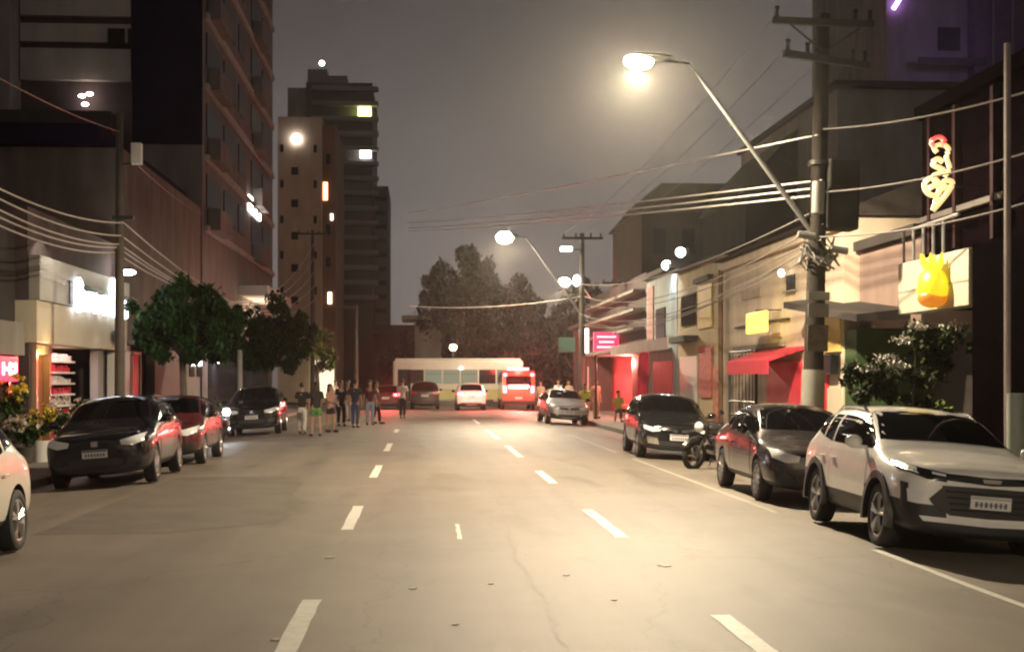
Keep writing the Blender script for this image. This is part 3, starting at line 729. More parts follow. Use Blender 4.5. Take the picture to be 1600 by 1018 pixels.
for kind, wd in (('u', .5), ('n', .5), ('o', .5), ('i', .18), ('', .22), ('a', .5), ('n', .5), ('d', .5), ('o', .5), ('i', .2), ('a', .5)):
    z0 = 3.62
    if y_ > SH1 - .5: break
    m = MB()
    if kind == 'o' or kind in 'ad' and kind:
        p_, c_ = ring(y_ + wd / 2 - .05, z0 + .24, wd / 2 - .08, .22); m.tube(p_, .075, 6, closed=True)
        if kind in 'ad': m.tube([(XS, y_ + wd - .13, z0), (XS, y_ + wd - .13, z0 + (.5 if kind == 'a' else .78))], .075)
    elif kind:
        m.tube([(XS, y_ + .05, z0), (XS, y_ + .05, z0 + .48)], .075)
        if kind in 'un':
            m.tube([(XS, y_ + wd - .12, z0), (XS, y_ + wd - .12, z0 + .46)], .075)
            m.tube([(XS, y_ + .05, z0 + (.44 if kind == 'n' else .04)), (XS, y_ + wd - .12, z0 + (.44 if kind == 'n' else .04))], .075)
    if kind: part(m, 'letter', lt, t, True)
    else: m.bm.free()
    y_ += wd + .06
em = MB(); p_, c_ = ring(yl(158), 4.28, .30, .2); em.tube([(XS, a, b + (.2 if abs(a - yl(158)) < .12 else 0)) for _, a, b in p_], .05, 6, closed=True)
part(em, 'sign_ornament', E('sign_grey_lit', (.7, .8, .75), 3), t, True)
ov = MB().ball((XL + .28, yl(167), 3.05), (.1, 1.0, .42), 14); part(ov, 'oval_plaque', fascia_dark, t, True)
# ground-floor openings
part(bb(XL - .25, XL, SH0 + .02, yl(49), SW, 2.65), 'corner_pier', maroon, t)
d0, d1 = yl(50), yl(74)
f = part(MB().box((XL, d0 + .08, 1.33), (.2, .14, 2.6)).box((XL, d1 - .08, 1.33), (.2, .14, 2.6)).box((XL, (d0 + d1) / 2, 2.5), (.22, d1 - d0, .22)), 'door_frame', brass, t)
part(bb(XL - .12, XL - .06, d0 + .16, d1 - .16, SW, 2.38), 'door', wood, t)
part(bb(XL - 1.3, XL - 1.2, d1, yl(152), SW, 2.65), 'display_back', red_board, t)  # red light of the shop interior put into the board's colour
for a, b in ((80, 116), (121, 150)):
    ya, yb = yl(a), yl(b)
    for k in range(6):
        z = .75 + .30 * k
        sh = part(bb(XL - 1.1, XL - .55, ya + .1, yb - .1, z, z + .05), 'display_shelf', white_door, t)
        mm = MB(); yy = ya + .15
        while yy < yb - .25:
            h = rnd.uniform(.06, .2); w_ = rnd.uniform(.08, .2)
            mm.box((XL - .75, yy + w_ / 2, z + .05 + h / 2), (.2, w_ * .85, h)); yy += w_ + rnd.uniform(0, .06)
        o = part(mm, 'goods', red_board if k % 2 == 0 else white_door, t); o['kind'] = 'stuff'
part(bb(XL - .2, XL + .02, yl(152), yl(160), SW, 2.65), 'pillar', grey_wall, t)
part(bb(XL - .3, XL - .24, yl(160), yl(177), SW, 2.65), 'dark_door', maroon, t)
part(bb(XL - .2, XL + .06, yl(178), SH1 - .05, SW, 2.62), 'white_door', white_door, t)
lp = part(MB().ball((XL + .5, yl(172), 4.95), (.5, .35, .16), 12), 'sign_lamp', E('sign_lamp', (1, .95, .85), 30), t, True)
light('shop_light', 'AREA', (XL - .55, yl(113), 2.6), 42, (1, .55, .5), None, aim=(0, 0, -1), shape='RECTANGLE', size=.8, size_y=4.5)
light('door_light', 'POINT', (XL + .35, yl(60), 2.4), 14, (1, .6, .25), None, .08)
light('sign_glow', 'AREA', (XL + .75, yl(140), 4.0), 30, (.86, .88, 1), None, aim=(1, 0, -.55), shape='RECTANGLE', size=.6, size_y=6)
light('fascia_lamp', 'SPOT', (XL + .9, yl(60), 5.4), 60, (1, .92, .75), None, .06, 100, (-.5, .2, -1))

# --- building at the very left edge
t = thing('corner_building', 'dark low building at the frame edge with a red strip sign by its doorway', 'building', (XL - 3, 27, SW))
part(bb(XL - 8, XL - .3, 20, SH0 - .06, SW, 5.55), 'wall', dark_wall, t)
part(bb(XL - .28, XL - .02, 24, yl(40), 2.35, 3.1), 'fascia', grey_wall, t)
part(bb(XL - .28, XL - .05, 20, 26, SW, 5.5), 'pale_pier', grey_wall, t)
sg = part(bb(XL - .1, XL + .02, yl(-40), yl(27), 1.75, 2.3), 'sign_board', E('red_sign_lit', (1, .03, .1), 1.2, (.5, .02, .05)), t)
for k, (dy, dz, w_, h_) in enumerate(((-1.1, .1, .08, .28), (-.9, .1, .3, .07), (-.62, .1, .08, .28), (-.42, .18, .28, .08), (-.42, .02, .28, .08), (-.2, .1, .08, .28))):
    sub(MB().box((XL + .03, yl(27) + dy, 1.93 + dz), (.02, w_, h_)), 'letter', E('sign_white_text', (1, .9, .9), 3) if k == 0 else bpy.data.materials['sign_white_text'], sg)
part(bb(XL - .28, XL - .2, yl(28), yl(42), SW, 2.3), 'doorway', gloss_black, t)

# --- brown podium block behind the shop
Y0, Y1 = SH1 + .1, 56.6
t = thing('podium_building', 'brown plain block with a dark roof slab rising behind the lit shop', 'building', (XL - 6, (Y0 + Y1) / 2, SW))
part(bb(XL - 17, XL, Y0, Y1, 2.9, 8.9), 'wall', brownwall, t)
part(bb(XL - 17, XL - .5, Y0, Y1, SW, 2.88), 'ground_floor', dark_wall, t)
part(bb(XL - 18, XL - .6, Y0 - .5, Y1 + .3, 8.92, 9.55), 'roof_slab', navy_glass, t)
part(bb(XL - .3, XL + .02, Y0 + .3, Y0 + 1.0, SW, 2.85), 'white_pier', white_door, t)
for k in range(2):
    w = part(bb(XL - .45, XL - .3, Y0 + 1.2 + 1.5 * k, Y0 + 2.5 + 1.5 * k, .5, 2.6), 'window', window_glass, t)
    ww = MB().box((XL - .28, Y0 + 1.2 + 1.5 * k, 1.55), (.06, .1, 2.2)).box((XL - .28, Y0 + 2.5 + 1.5 * k, 1.55), (.06, .1, 2.2)).box((XL - .28, Y0 + 1.85 + 1.5 * k, 2.66), (.06, 1.4, .1))
    sub(ww, 'frame', white_door, w).location = (0, 0, 0)
part(bb(XL - .1, XL + .6, Y0 + .8, Y0 + 4.2, 2.9, 3.02), 'canopy', white_door, t)
part(bb(XL - .3, XL + .0, yl(242), yl(288), SW, 2.85), 'brown_shutter', M('brown_shutter', (.09, .055, .045), .7, var=.2), t)
part(bb(XL - .3, XL - .02, yl(292), Y1, SW, 2.85), 'grey_front', grey_wall, t)
for k in range(2):
    part(bb(XL - .02, XL + .03, yl(296 + 12 * k), yl(303 + 12 * k), 1.9, 2.6), 'small_window', gloss_black, t)
part(MB().ball((XL + .25, yl(333), 2.6), (.2, .3, .2), 10), 'wall_lamp', white_lit, t, True)
light('front_light', 'POINT', (XL + .7, yl(333), 2.5), 60, (.95, .95, 1), None, .1)

# --- tall left tower with banded street facade
t = thing('apartment_tower', 'tall mauve block with dark navy front and diagonal receding window bands', 'building', (XL - 2, 72, SW))
TX = XL - 2.85
part(bb(TX, XL, 57, 83.5, SW, 42), 'wall', mauve_wall, t)
part(bb(TX, XL + .02, 56.9, 56.98, 11.6, 42), 'front_cladding', navy_glass, t)
for k in range(9):
    z = 8.2 + 3.0 * k
    part(bb(XL + .01, XL + .16, 57.6, 83.2, z - .15, z + .12), 'floor_band', band_wall, t)
    for j in range(5):
        ya = 58 + 5.0 * j
        wn = part(bb(XL - .01, XL + .05, ya, ya + (3.9 if j != 2 else 2.0), z + .95, z + 2.35), 'window', window_glass, t)
    if k % 1 == 0:
        for j in (0, 3):
            part(bb(XL + .06, XL + .6, 58.2 + 5 * j, 61.8 + 5 * j, z - .05, z + .9, .03), 'balcony', mauve_wall, t)
lw = part(bb(XL + .05, XL + .12, 71.5, 76.5, 10.7, 11.5), 'lit_window', E('window_lit', (1, .95, .85), 7), t)
sub(MB().box((XL + .15, 73.2, 11.1), (.06, .35, .8)).box((XL + .15, 75, 11.1), (.06, .35, .8)), 'mullion', dark_wall, lw)
part(bb(XL, XL + 1.5, 68, 80, 6.0, 6.5, .05), 'entrance_canopy', band_wall, t)
part(bb(XL - .05, XL + .03, 58.5, 83, .3, 2.9), 'shopfront', shop_glass, t)
light('canopy_light', 'AREA', (XL + .9, 73, 4.3), 220, (1, .75, .5), None, aim=(0, 0, 1), shape='RECTANGLE', size=.6, size_y=5)

# --- pale banded block at the upper left
t = thing('banded_building', 'pale office block of broad horizontal bands parted by dark slits', 'building', (TX - 3, 62, SW))
YB = 57.4
part(bb(TX - 13, TX - .05, YB, 70, SW, 34), 'core', maroon, t)
xa, xb = P(35, 300, YB).x, TX - .1
def zr_(a, b): return zy(b, YB - .3), zy(a, YB - .3)
for a, b in ((-330, -280), (-260, -205), (-185, -130), (-110, -48), (-35, 36), (48, 76), (86, 134)):
    z0, z1 = zr_(a, b)
    part(bb(xa, xb, YB - .35, YB - .01, z0, z1), 'facade_band', band_wall, t)
z0, z1 = zr_(55, 82)
for pa, pb in ((172, 198), (203, 219)):
    part(bb(P(pa, 0, YB).x, P(pb, 0, YB).x, YB - .42, YB - .36, z0 - .1, z1), 'window', window_glass, t)
part(bb(TX - 13, xa - .05, YB - 1.6, YB - .02, SW, 34), 'pale_wing', grey_wall, t)
z0, z1 = zr_(192, 228)
part(bb(TX - 13, xb - .5, YB - 1.9, YB - .37, z0, z1), 'terrace_slab', dark_wall, t)
for px, py in ((128, 150), (140, 147), (133, 163)):
    part(MB().ball(P(px, py, YB - .5), (.3, .25, .16), 8), 'terrace_lamp', E('terrace_lamp', (1, .85, .75), 9), t, True)

# --- beige block and far tower, beyond the crossing
YBe = 108
t = thing('beige_building', 'beige block with a column of small windows and a round white light', 'building', (P(478, 0, YBe).x, YBe + 6, 0))
xa, xb, xc = P(434, 0, YBe).x, P(503, 0, YBe).x, P(524, 0, YBe).x
part(bb(xa, xb, YBe, YBe + 12, -.02, zy(186, YBe)), 'wall', beige_wall, t)
part(bb(xb + .01, xc, YBe + .3, YBe + 12, -.02, zy(196, YBe)), 'side_wing', rust_wall, t)
for py in (270, 320, 370, 420, 470):
    w = part(bb(P(455, 0, YBe).x, P(466, 0, YBe).x, YBe - .05, YBe + .02, zy(py + 6, YBe), zy(py - 6, YBe)), 'window', window_glass, t)
part(MB().cyl(P(463, 217, YBe - .35), P(463, 217, YBe - .02), .40, n=20), 'round_light', E('round_light', (1, .95, .9), 6), t, True)
for px, py, w_, h_, c in ((508, 300, 3.5, 14, (1, .45, .2)), (518, 340, 2, 5, (1, .85, .7)), (515, 466, 3, 9, (1, .8, .6))):
    part(bb(P(px - w_, 0, YBe).x, P(px + w_, 0, YBe).x, YBe + .22, YBe + .29, zy(py + h_, YBe), zy(py - h_, YBe)), 'lit_window', E('window_warm', c, 3), t)
part(bb(P(486, 0, YBe).x, P(522, 0, YBe).x, YBe - .12, YBe - .05, .3, 3.3), 'lit_shopfront', E('pale_shop_lit', (1, .9, .6), .8), t)
for px in (438, 490):
  for py in (235, 290, 345, 400, 455):
    part(bb(P(px, 0, YBe).x, P(px + 5, 0, YBe).x, YBe - .05, YBe + .02, zy(py + 6, YBe), zy(py - 6, YBe)), 'window', window_glass, t)
for py in (250, 360, 410):
    part(bb(P(509, 0, YBe).x, P(516, 0, YBe).x, YBe + .22, YBe + .29, zy(py + 8, YBe), zy(py - 8, YBe)), 'window', window_glass, t)

YT = 150
t = thing('far_tower', 'tallest distant tower of stacked balcony bands with a stepped top', 'building', (P(530, 0, YT).x, YT + 8, 0))
tw = M('tower_dark', (.10, .088, .082), .8, var=.15, scale=.2); tb = M('tower_band', (.23, .20, .185), .8, var=.12, scale=.3)
xa, xb = P(448, 0, YT).x, P(582, 0, YT).x
part(bb(P(478, 0, YT).x, xb, YT, YT + 16, 0, zy(132, YT)), 'shaft', tw, t)
part(bb(xa, P(478, 0, YT).x - .05, YT + 1, YT + 16, 0, zy(138, YT)), 'pale_wing', grey_wall, t)
part(bb(P(477, 0, YT).x, P(540, 0, YT).x, YT + 3, YT + 10, zy(131.5, YT), zy(112, YT)), 'roof_house', tb, t)
part(bb(P(477, 0, YT).x, P(508, 0, YT).x, YT + 3.1, YT + 9, zy(111.8, YT), zy(102, YT)), 'water_tank', tb, t)
part(MB().ball(P(503, 99, YT + 4), (.6, .6, .6), 8), 'beacon', E('beacon', (1, .95, .95), 10), t, True)
py = 140
while py < 480:
    part(bb(P(488, 0, YT).x, xb + .7, YT - 1.0, YT - .01, zy(py + 7, YT), zy(py, YT), .1), 'balcony_band', tb, t); py += 23
for a, b in ((560, 580),):
    part(bb(P(560, 0, YT).x, P(580, 0, YT).x, YT - .9, YT - .5, zy(187, YT), zy(172, YT)), 'lit_window', E('window_green', (.85, 1, .25), 5), t)
    part(bb(P(563, 0, YT).x, P(580, 0, YT).x, YT - .9, YT - .5, zy(250, YT), zy(237, YT)), 'lit_window', E('window_white', (1, 1, .95), 5), t)
part(bb(P(583, 0, YT).x, P(606, 0, YT).x, YT + 2, YT + 14, 0, zy(288, YT)), 'lower_wing', M('wing_blue_grey', (.075, .075, .085), .8, var=.2, scale=.4), t)
for k in range(9):
    part(bb(P(586, 0, YT).x, P(603, 0, YT).x, YT + 1.92, YT + 1.99, zy(305 + 22 * k + 7, YT), zy(305 + 22 * k, YT)), 'window', window_glass, t)

# low dark block behind the trees at the end of the street
t = thing('far_block', 'long dark block closing the view behind the trees', 'building', (8, 140, 0))
part(bb(-5, 50, 136, 150, 0, zy(520, 136)), 'wall', M('far_block_wall', (.085, .06, .055), .9, var=.3, scale=.3), t)
part(bb(-5, 50, 135.4, 150, zy(520, 136) + .02, zy(508, 136)), 'parapet', dark_wall, t)
for k in range(12):
    part(bb(-3 + 4 * k, -.9 + 4 * k, 135.92, 135.99, 2.2, 3.9), 'window', window_glass, t)
t = thing('kiosk_building', 'small grey flat-roofed building beyond the bus on its left', 'building', (P(665, 0, 116).x, 118, 0))
part(bb(P(648, 0, 116).x, P(690, 0, 116).x, 116, 121, 0, zy(500, 116)), 'wall', grey_wall, t)
part(bb(P(628, 0, 116).x, P(704, 0, 116).x, 115.2, 121.6, zy(500, 116) + .01, zy(493, 116)), 'flat_roof', concrete, t)
part(bb(P(655, 0, 116).x, P(668, 0, 116).x, 115.93, 115.99, 1.0, 3.2), 'window', window_glass, t)

# ================= right side
peach = M('peach_render', (.74, .61, .47), .85, var=.12, scale=.7, stain=.32, bump=.15)
yellow_wall = M('yellow_render', (.66, .52, .30), .85, var=.12, scale=.8, stain=.3)
pink_wall = M('pink_render', (.34, .24, .205), .85, var=.12, scale=.6, stain=.3)
red_cloth = M('red_canvas', (.62, .03, .06), .7, var=.1)
red_metal = M('red_shutter', (.72, .045, .07), .5, var=.12, stain=.3)
pale_blue = M('pale_blue_render', (.42, .50, .50), .85, var=.12, scale=.8, stain=.35)
pipe_m = M('brown_pipe', (.16, .09, .05), .6, var=.2)

def wx(y0, y1, z0, z1, d=.06, X=XR, bev=0, back=0):      # a slab on the street face of the right-hand buildings, standing d proud
    return bb(X - d, X + back - .003, min(y0, y1), max(y0, y1), z0, z1, bev)
ya, yb, yc = yr(1318), yr(1128), yr(1058)
t = thing('peach_house', 'two storey peach house with red awning, gate and small yellow lit sign', 'house', (XR + 3, 38, SW))
part(bb(XR, XR + 7, ya, yb, SW, 5.45), 'wall', peach, t)
part(MB().prism([(XR - .35, ya - .1, 5.46), (XR + 3.6, ya - .1, 7.0), (XR + 7.5, ya - .1, 5.46)], (0, yb - ya + .2, 0)), 'roof', dark_roof, t)
part(wx(ya, yb, 5.15, 5.40, .14, bev=.02), 'cornice', peach, t)
part(MB().tube([(XR - .12, yr(1132), SW), (XR - .12, yr(1132), 5.2)], .075, 8), 'drain_pipe', pipe_m, t, True)
part(MB().tube([(XR - .06, yr(1152), 3.35), (XR - .06, yr(1195), 3.38), (XR - .06, yr(1236), 3.34)], .035, 6), 'conduit', dark_steel, t, True)
part(wx(yr(1228), yr(1150), 2.66, 2.76, .10), 'ledge', concrete, t)
sb = part(bb(XR - .75, XR - .62, yr(1196, 8.7), yr(1168, 8.7), 3.0, 3.55, .03), 'lit_sign', E('sign_yellow_lit', (1, .86, .14), .85, (.6, .5, .1)), t)
sub(MB().tube([(XR - .7, yr(1180, 8.7), 3.6), (XR, yr(1180, 8.7), 3.62)], .02), 'bracket', dark_steel, sb)
# awning and red shutter
aw = MB(); y0, y1 = yr(1257), yr(1188)
aw.prism([(XR, y0, 2.62), (XR - .95, y0, 2.28), (XR - .95, y0, 1.93), (XR - .90, y0, 1.93), (XR - .90, y0, 2.24), (XR, y0, 2.54)], (0, y1 - y0, 0))
part(aw, 'awning', red_cloth, t)
part(wx(yr(1254), yr(1200), SW, 2.25, .05), 'red_shutter', red_metal, t)
m = MB(); zz = .15
part(wx(yr(1296), yr(1262), SW, 2.0, .05), 'red_shutter', red_metal, t)
part(wx(yr(1316), yr(1289), 2.42, 3.35, .06), 'yellow_panel', M('yellow_board', (.72, .52, .16), .7, var=.08), t)
part(wx(yr(1314), yr(1291), 1.90, 2.36, .24, bev=.02), 'meter_box', gloss_black, t)
part(wx(yr(1316), yr(1297), SW, 1.6, .07), 'pale_plinth', cream_band, t)
for px, py in ((1237, 437),):
    w = part(wx(yr(px + 6), yr(px - 6), zy(452, 34), zy(428, 34), .05), 'small_window', gloss_black, t)
    sub(wx(yr(px + 8), yr(px - 8), zy(455, 34), zy(452.5, 34), .12), 'sill', concrete, w)
for (pa, pb, za, zb_) in ((1160, 1190, 4.1, 4.35), (1208, 1222, 2.9, 3.6)):
    part(wx(yr(pb), yr(pa), za, zb_, .03), 'patched_plaster', M('worn_plaster', (.50, .40, .30), .9, var=.25, scale=2), t)
part(MB().ball((XR - .25, yr(1236), zy(440, 34) + .25), (.18, .18, .2), 10), 'wall_lamp', E('wall_lamp', (1, .9, .7), 6), t, True)

t = thing('iron_gate', 'tall iron gate of thin dark bars beside the red awning', 'gate', (XR - .15, yr(1168), SW))
g0, g1 = yr(1190), yr(1148)
fr = MB()
for yy in (g0, g1): fr.cyl((XR - .15, yy, SW), (XR - .15, yy, 2.62), .045, n=8)
for z_ in (.75, 1.15, 2.2, 2.6): fr.tube([(XR - .15, g0, z_), (XR - .15, g1, z_)], .035)
part(fr, 'gate_frame', dark_steel, t)
for k in range(7):
    yy = g0 + (g1 - g0) * (k + 1) / 8
    part(MB().cyl((XR - .15, yy, .1), (XR - .15, yy, 2.6 + .08 * math.sin(k)), .015, n=5), 'bar', dark_steel, t)
part(MB().tube([(XR - .15, g0, 2.2), (XR - .15, (g0 + g1) / 2, 2.55), (XR - .15, g1, 2.2)], .02), 'brace', dark_steel, t)

t = thing('yellow_house', 'narrow yellow fronted house with red notices beside the drain pipe', 'house', (XR + 3, 46, SW))
part(bb(XR + .02, XR + 7, yb + .06, yc, SW, 5.7), 'wall', yellow_wall, t)
part(MB().prism([(XR - .3, yb + .06, 5.71), (XR + 3.6, yb + .06, 7.2), (XR + 7.5, yb + .06, 5.71)], (0, yc - yb, 0)), 'roof', dark_roof, t)
w = part(wx(yr(1113), yr(1092), 3.5, 5.0, .04), 'yellow_window', M('yellow_shutter', (.70, .50, .10), .6, var=.1), t)
sub(wx(yr(1115), yr(1091), 5.02, 5.2, .2), 'hood', dark_roof, w)
part(wx(yr(1087), yr(1066), 3.7, 4.8, .05), 'dark_window', shop_glass, t)
part(wx(yr(1090), yr(1062), 3.1, 3.3, .5), 'ledge', dark_wall, t)
part(wx(yr(1113), yr(1094), 1.2, 2.9, .05), 'red_notice', M('red_notice', (.60, .12, .10), .7, var=.45, scale=6), t)
part(wx(yr(1128), yr(1116), .2, 2.2, .05), 'red_notice', M('orange_notice', (.65, .22, .12), .7, var=.5, scale=7), t)
part(wx(yr(1090), yr(1064), SW, 2.6, .04), 'white_shutter', white_door, t)

# pale blue house with two floodlights
yd = yr(1010)
t = thing('pale_blue_house', 'pale blue plain house front lit by two white floodlights', 'house', (XR + 3, 53, SW))
part(bb(XR, XR + 8, yc + .05, yd, SW, 5.9), 'wall', pale_blue, t)
part(bb(XR - .25, XR + 8.2, yc + .05, yd, 5.92, 6.1), 'roof', dark_wall, t)
part(wx(yr(1022), yr(1014), 2.9, 5.6, .05), 'pink_pilaster', M('pink_paint', (.5, .25, .22), .8), t)
part(wx(yr(1052), yr(1022), SW, 2.5, .04), 'roller_shutter', M('red_roller', (.5, .08, .08), .6, var=.2), t)
part(wx(yr(1040), yr(1026), 3.3, 4.6, .04), 'window', window_glass, t)
for (px, py, yy) in ((1046, 413, 50.2), (1068, 393, 47.8)):
    p = P(px, py, yy)
    f = thing('floodlight', 'white floodlight on a bracket, ' + ('lower one at the pale blue house corner' if px == 1046 else 'higher one at the yellow house eaves'), 'floodlight', p, (0, 0, 0), 'floodlights on the house fronts')
    MB().box((0, 0, .02), (.36, .3, .24), bev=.03).build('housing', dark_steel, f)
    MB().ball((-.14, -.16, -.04), (.34, .18, .34), 12).build('lamp', E('flood_lit', (.92, 1, 1), 34), f, True)
    MB().tube([(.1, 0, .0), (max(.3, XR - p.x + .02), 0, .0)], .02).build('bracket', dark_steel, f)
    light('flood_lamp', 'SPOT', (-.2, -.3, -.1), 190, (.88, .97, 1), f, .08, 150, (.15, -.1, -1))

# red fronted bar with awning
ye = yr(922)
t = thing('red_bar', 'dark bar front with long awning, pink sign and red lit interior', 'bar', (XR + 3, 65, SW))
part(bb(XR + 2.0, XR + 9, yd + .05, ye, SW, 6.4), 'wall', maroon, t)
part(bb(XR, XR + 1.98, yd + .05, ye, 3.1, 6.3), 'upper_wall', maroon, t)
for z_ in (3.9, 4.7, 5.5):
    part(bb(XR - .5, XR - .01, yd + .4, ye - .4, z_, z_ + .12), 'balcony_ledge', concrete, t)
part(bb(XR - 1.9, XR + .2, yr(1050), yr(935, 8.4), 2.86, 3.0, .02), 'awning', M('grey_awning', (.24, .22, .2), .7), t)
part(bb(XR - 1.95, XR - 1.91, yr(1050, 7.6), yr(960, 7.6), 2.72, 3.08), 'awning_valance', M('pale_awning', (.5, .42, .38), .7), t)
part(bb(XR + 1.2, XR + 1.3, yd + .2, ye, SW, 3.05), 'red_interior', red_board, t)
part(bb(XR - .05, XR + .1, yd + .1, yd + 3.6, SW, 2.85), 'brown_shutter', M('tan_shutter', (.22, .14, .09), .7, var=.15), t)
sg = part(bb(XR - 1.4, XR - .2, 62.5, 62.7, 3.1, 4.0, .03), 'pink_sign', E('pink_sign_lit', (1, .05, .16), .7, (.5, .05, .1)), t)
pk = E('pink_sign_text', (1, .5, .6), 1.0)
for k in range(3): sub(MB().box((XR - .8, 62.47, 3.3 + .24 * k), (.9 - .2 * (k % 2), .02, .09)), 'text_line', pk, sg)
part(bb(XR - 2.0, XR - 1.55, 63.2, 63.35, 2.95, 4.2), 'white_sign', E('white_sign_lit', (1, .95, .95), 2.2), t)
part(bb(XR - 2.9, XR - 2.1, 64, 64.12, 3.1, 3.8), 'green_sign', M('green_sign', (.02, .07, .045), .6), t)
for yy in (59, 62.5, 66):
    part(MB().cyl((XR - 1.75, yy, SW), (XR - 1.75, yy, 2.86), .05, n=8), 'awning_post', dark_steel, t)
light('bar_light', 'POINT', (XR - .2, 60, 2.5), 420, (1, .25, .2), None, .15)

# red flag banner hung on a pole in front of the pale blue house
t = thing('feather_banner', 'tall bright red cloth banner on a pole by the roller shutter', 'banner', (XR - 1.0, 49.5, SW))
MB().cyl((0, 0, 0), (0, 0, 2.9), .02, n=8).build('banner_pole', steel, t)
bmx = bmesh.new(); rows = []
for k in range(13):
    z_ = .5 + 2.35 * k / 12; w_ = .5 * (1 - .35 * (k / 12) ** 2)
    rows.append([bmx.verts.new((-w_ * i / 6, .06 * math.sin(i * 1.4 + k * .5), z_ - .08 * i / 6 * (k < 2))) for i in range(7)])
for A, B in zip(rows, rows[1:]):
    for i in range(6): bmx.faces.new((A[i], A[i + 1], B[i + 1], B[i]))
me = bpy.data.meshes.new('cloth'); bmx.to_mesh(me); bmx.free(); me.materials.append(red_cloth)
o = link('cloth', me, t, True); md = o.modifiers.new('s', 'SOLIDIFY'); md.thickness = .012

# pink/mauve wall with dark canopy; dark garden front
t = thing('pink_building', 'pinkish plain upper wall above a dark sloping canopy and green side wall', 'building', (XR + 3, 28, SW))
yf0 = yr(1412)
part(bb(XR + .35, XR + 7, yf0, ya - .06, 2.9, 4.62), 'wall', pink_wall, t)
part(bb(XR + 1.6, XR + 7, yf0, ya - .06, SW, 2.88), 'back_wall', dark_wall, t)
part(bb(XR + .0, XR + 1.58, ya - .9, ya - .1, SW, 2.88), 'green_wall', M('green_render', (.05, .09, .03), .8, var=.25), t)
part(MB().prism([(XR + .36, yr(1396), 3.0), (XR - .75, yr(1396), 2.95), (XR - .75, yr(1396), 3.1), (XR + .36, yr(1396), 3.22)], (0, yr(1272) - yr(1396), .55)), 'canopy', dark_wall, t)
part(MB().tube([(XR + .3, yr(1306), 3.6), (XR + .3, yr(1306), 4.6)], .04), 'drain_pipe', dark_steel, t, True)
part(bb(XR + .2, XR + 7, yf0, ya - .06, 4.64, 4.85), 'parapet', dark_wall, t)

# dark glazed building with emblem sign, at the right edge
t = thing('dark_shop_building', 'dark glazed building with pale emblem sign at the right edge', 'building', (XR + 3, 18, SW))
yq = yr(1440)
part(bb(XR, XR + 7, 8, yq - .02, 3.1, 6.65), 'upper_wall', M('black_cladding', (.004, .002, .003), .95, var=.3, spec=.0), t)
part(bb(XR + 1.6, XR + 7, 8, yq + 1.2, SW, 3.08), 'back_wall', M('plum_wall', (.06, .03, .035), .8, var=.3), t)
part(bb(XR - .15, XR + 7, 8, yq, 6.66, 6.9), 'parapet', bpy.data.materials['black_cladding'], t)
part(bb(9.02, XR + 1.6, 8, yr(1515, 9.0) - .06, SW, 4.0), 'dark_panel', M('dark_panel', (.0025, .0015, .002), .95, var=.2, spec=.0), t)
for px in (1460, 1500, 1560):
    part(bb(XR - .12, XR - .002, yr(px) - .06, yr(px) + .06, 4.1, 6.6), 'mullion', M('plum_mullion', (.035, .016, .018), .8, spec=.1), t)
part(bb(XR - .1, XR - .003, yr(1575), yr(1445), 4.72, 4.82), 'string_course', M('dim_course', (.11, .095, .09), .8), t)
for k in range(5):
    yy = yr(1432 + 16 * k)
    part(MB().cyl((XR - .25, yy, 3.95), (XR - .25, yy, 4.6), .03, n=6), 'railing_post', steel, t)
part(MB().tube([(XR - .25, yr(1430), 4.6), (XR - .25, yr(1520), 4.62)], .03), 'railing', steel, t)
part(MB().tube([(XR - 1.05, yr(1574, 8.35), SW), (XR - 1.05, yr(1574, 8.35), 6.6)], .05, 8), 'down_pipe', M('pink_grey_pipe', (.42, .34, .33), .5), t, True)
part(MB().cyl((XR - 1.05, yr(1588, 8.35), SW), (XR - 1.05, yr(1588, 8.35), 1.6), .13, n=12), 'bollard_post', M('mint_post', (.30, .34, .30), .7, stain=.4), t, True)

SX = 9.0
s0, s1 = yr(1515, SX), yr(1405, SX)
t = thing('emblem_sign', 'pale sign box carrying a glowing yellow crowned round emblem', 'sign', (SX, (s0 + s1) / 2, 3.5))
board = M('sign_board', (.50, .46, .36), .6, var=.06)
part(bb(SX - .02, SX + .36, s0, s1, 3.02, 3.97, .015), 'board', board, t)
part(bb(SX - .03, SX - .018, s0, s1, 3.42, 3.44), 'joint', M('sign_joint', (.28, .25, .2), .7), t)
ey = yr(1457, SX - .2)
part(MB().ball((SX - .2, ey, 3.38), (.50, .74, .72), 24), 'emblem', E('emblem_yellow', (1, .72, .02), .62, (.6, .42, .02)), t, True)
cr = MB().cyl((SX - .2, ey, 3.70), (SX - .2, ey, 3.80), .15, .19, 16)
for k in range(6):
    a = k * math.tau / 6
    cr.cyl((SX - .2 + .16 * math.cos(a), ey + .16 * math.sin(a), 3.79), (SX - .2 + .2 * math.cos(a), ey + .2 * math.sin(a), 3.97), .06, .012, 6)
part(cr, 'crown', E('crown_lit', (1, .74, .06), .75, (.6, .42, .04)), t)
part(MB().ball((SX - .22, ey - .05, 3.20), (.50, .56, .34), 20), 'fruit_mark', E('emblem_orange', (1, .30, .02), .4, (.5, .16, .02)), t, True)
light('emblem_glow', 'AREA', (SX - .75, ey, 3.45), 1.2, (1, .82, .3), None, aim=(-1, 0, -.3), shape='DISK', size=.8)

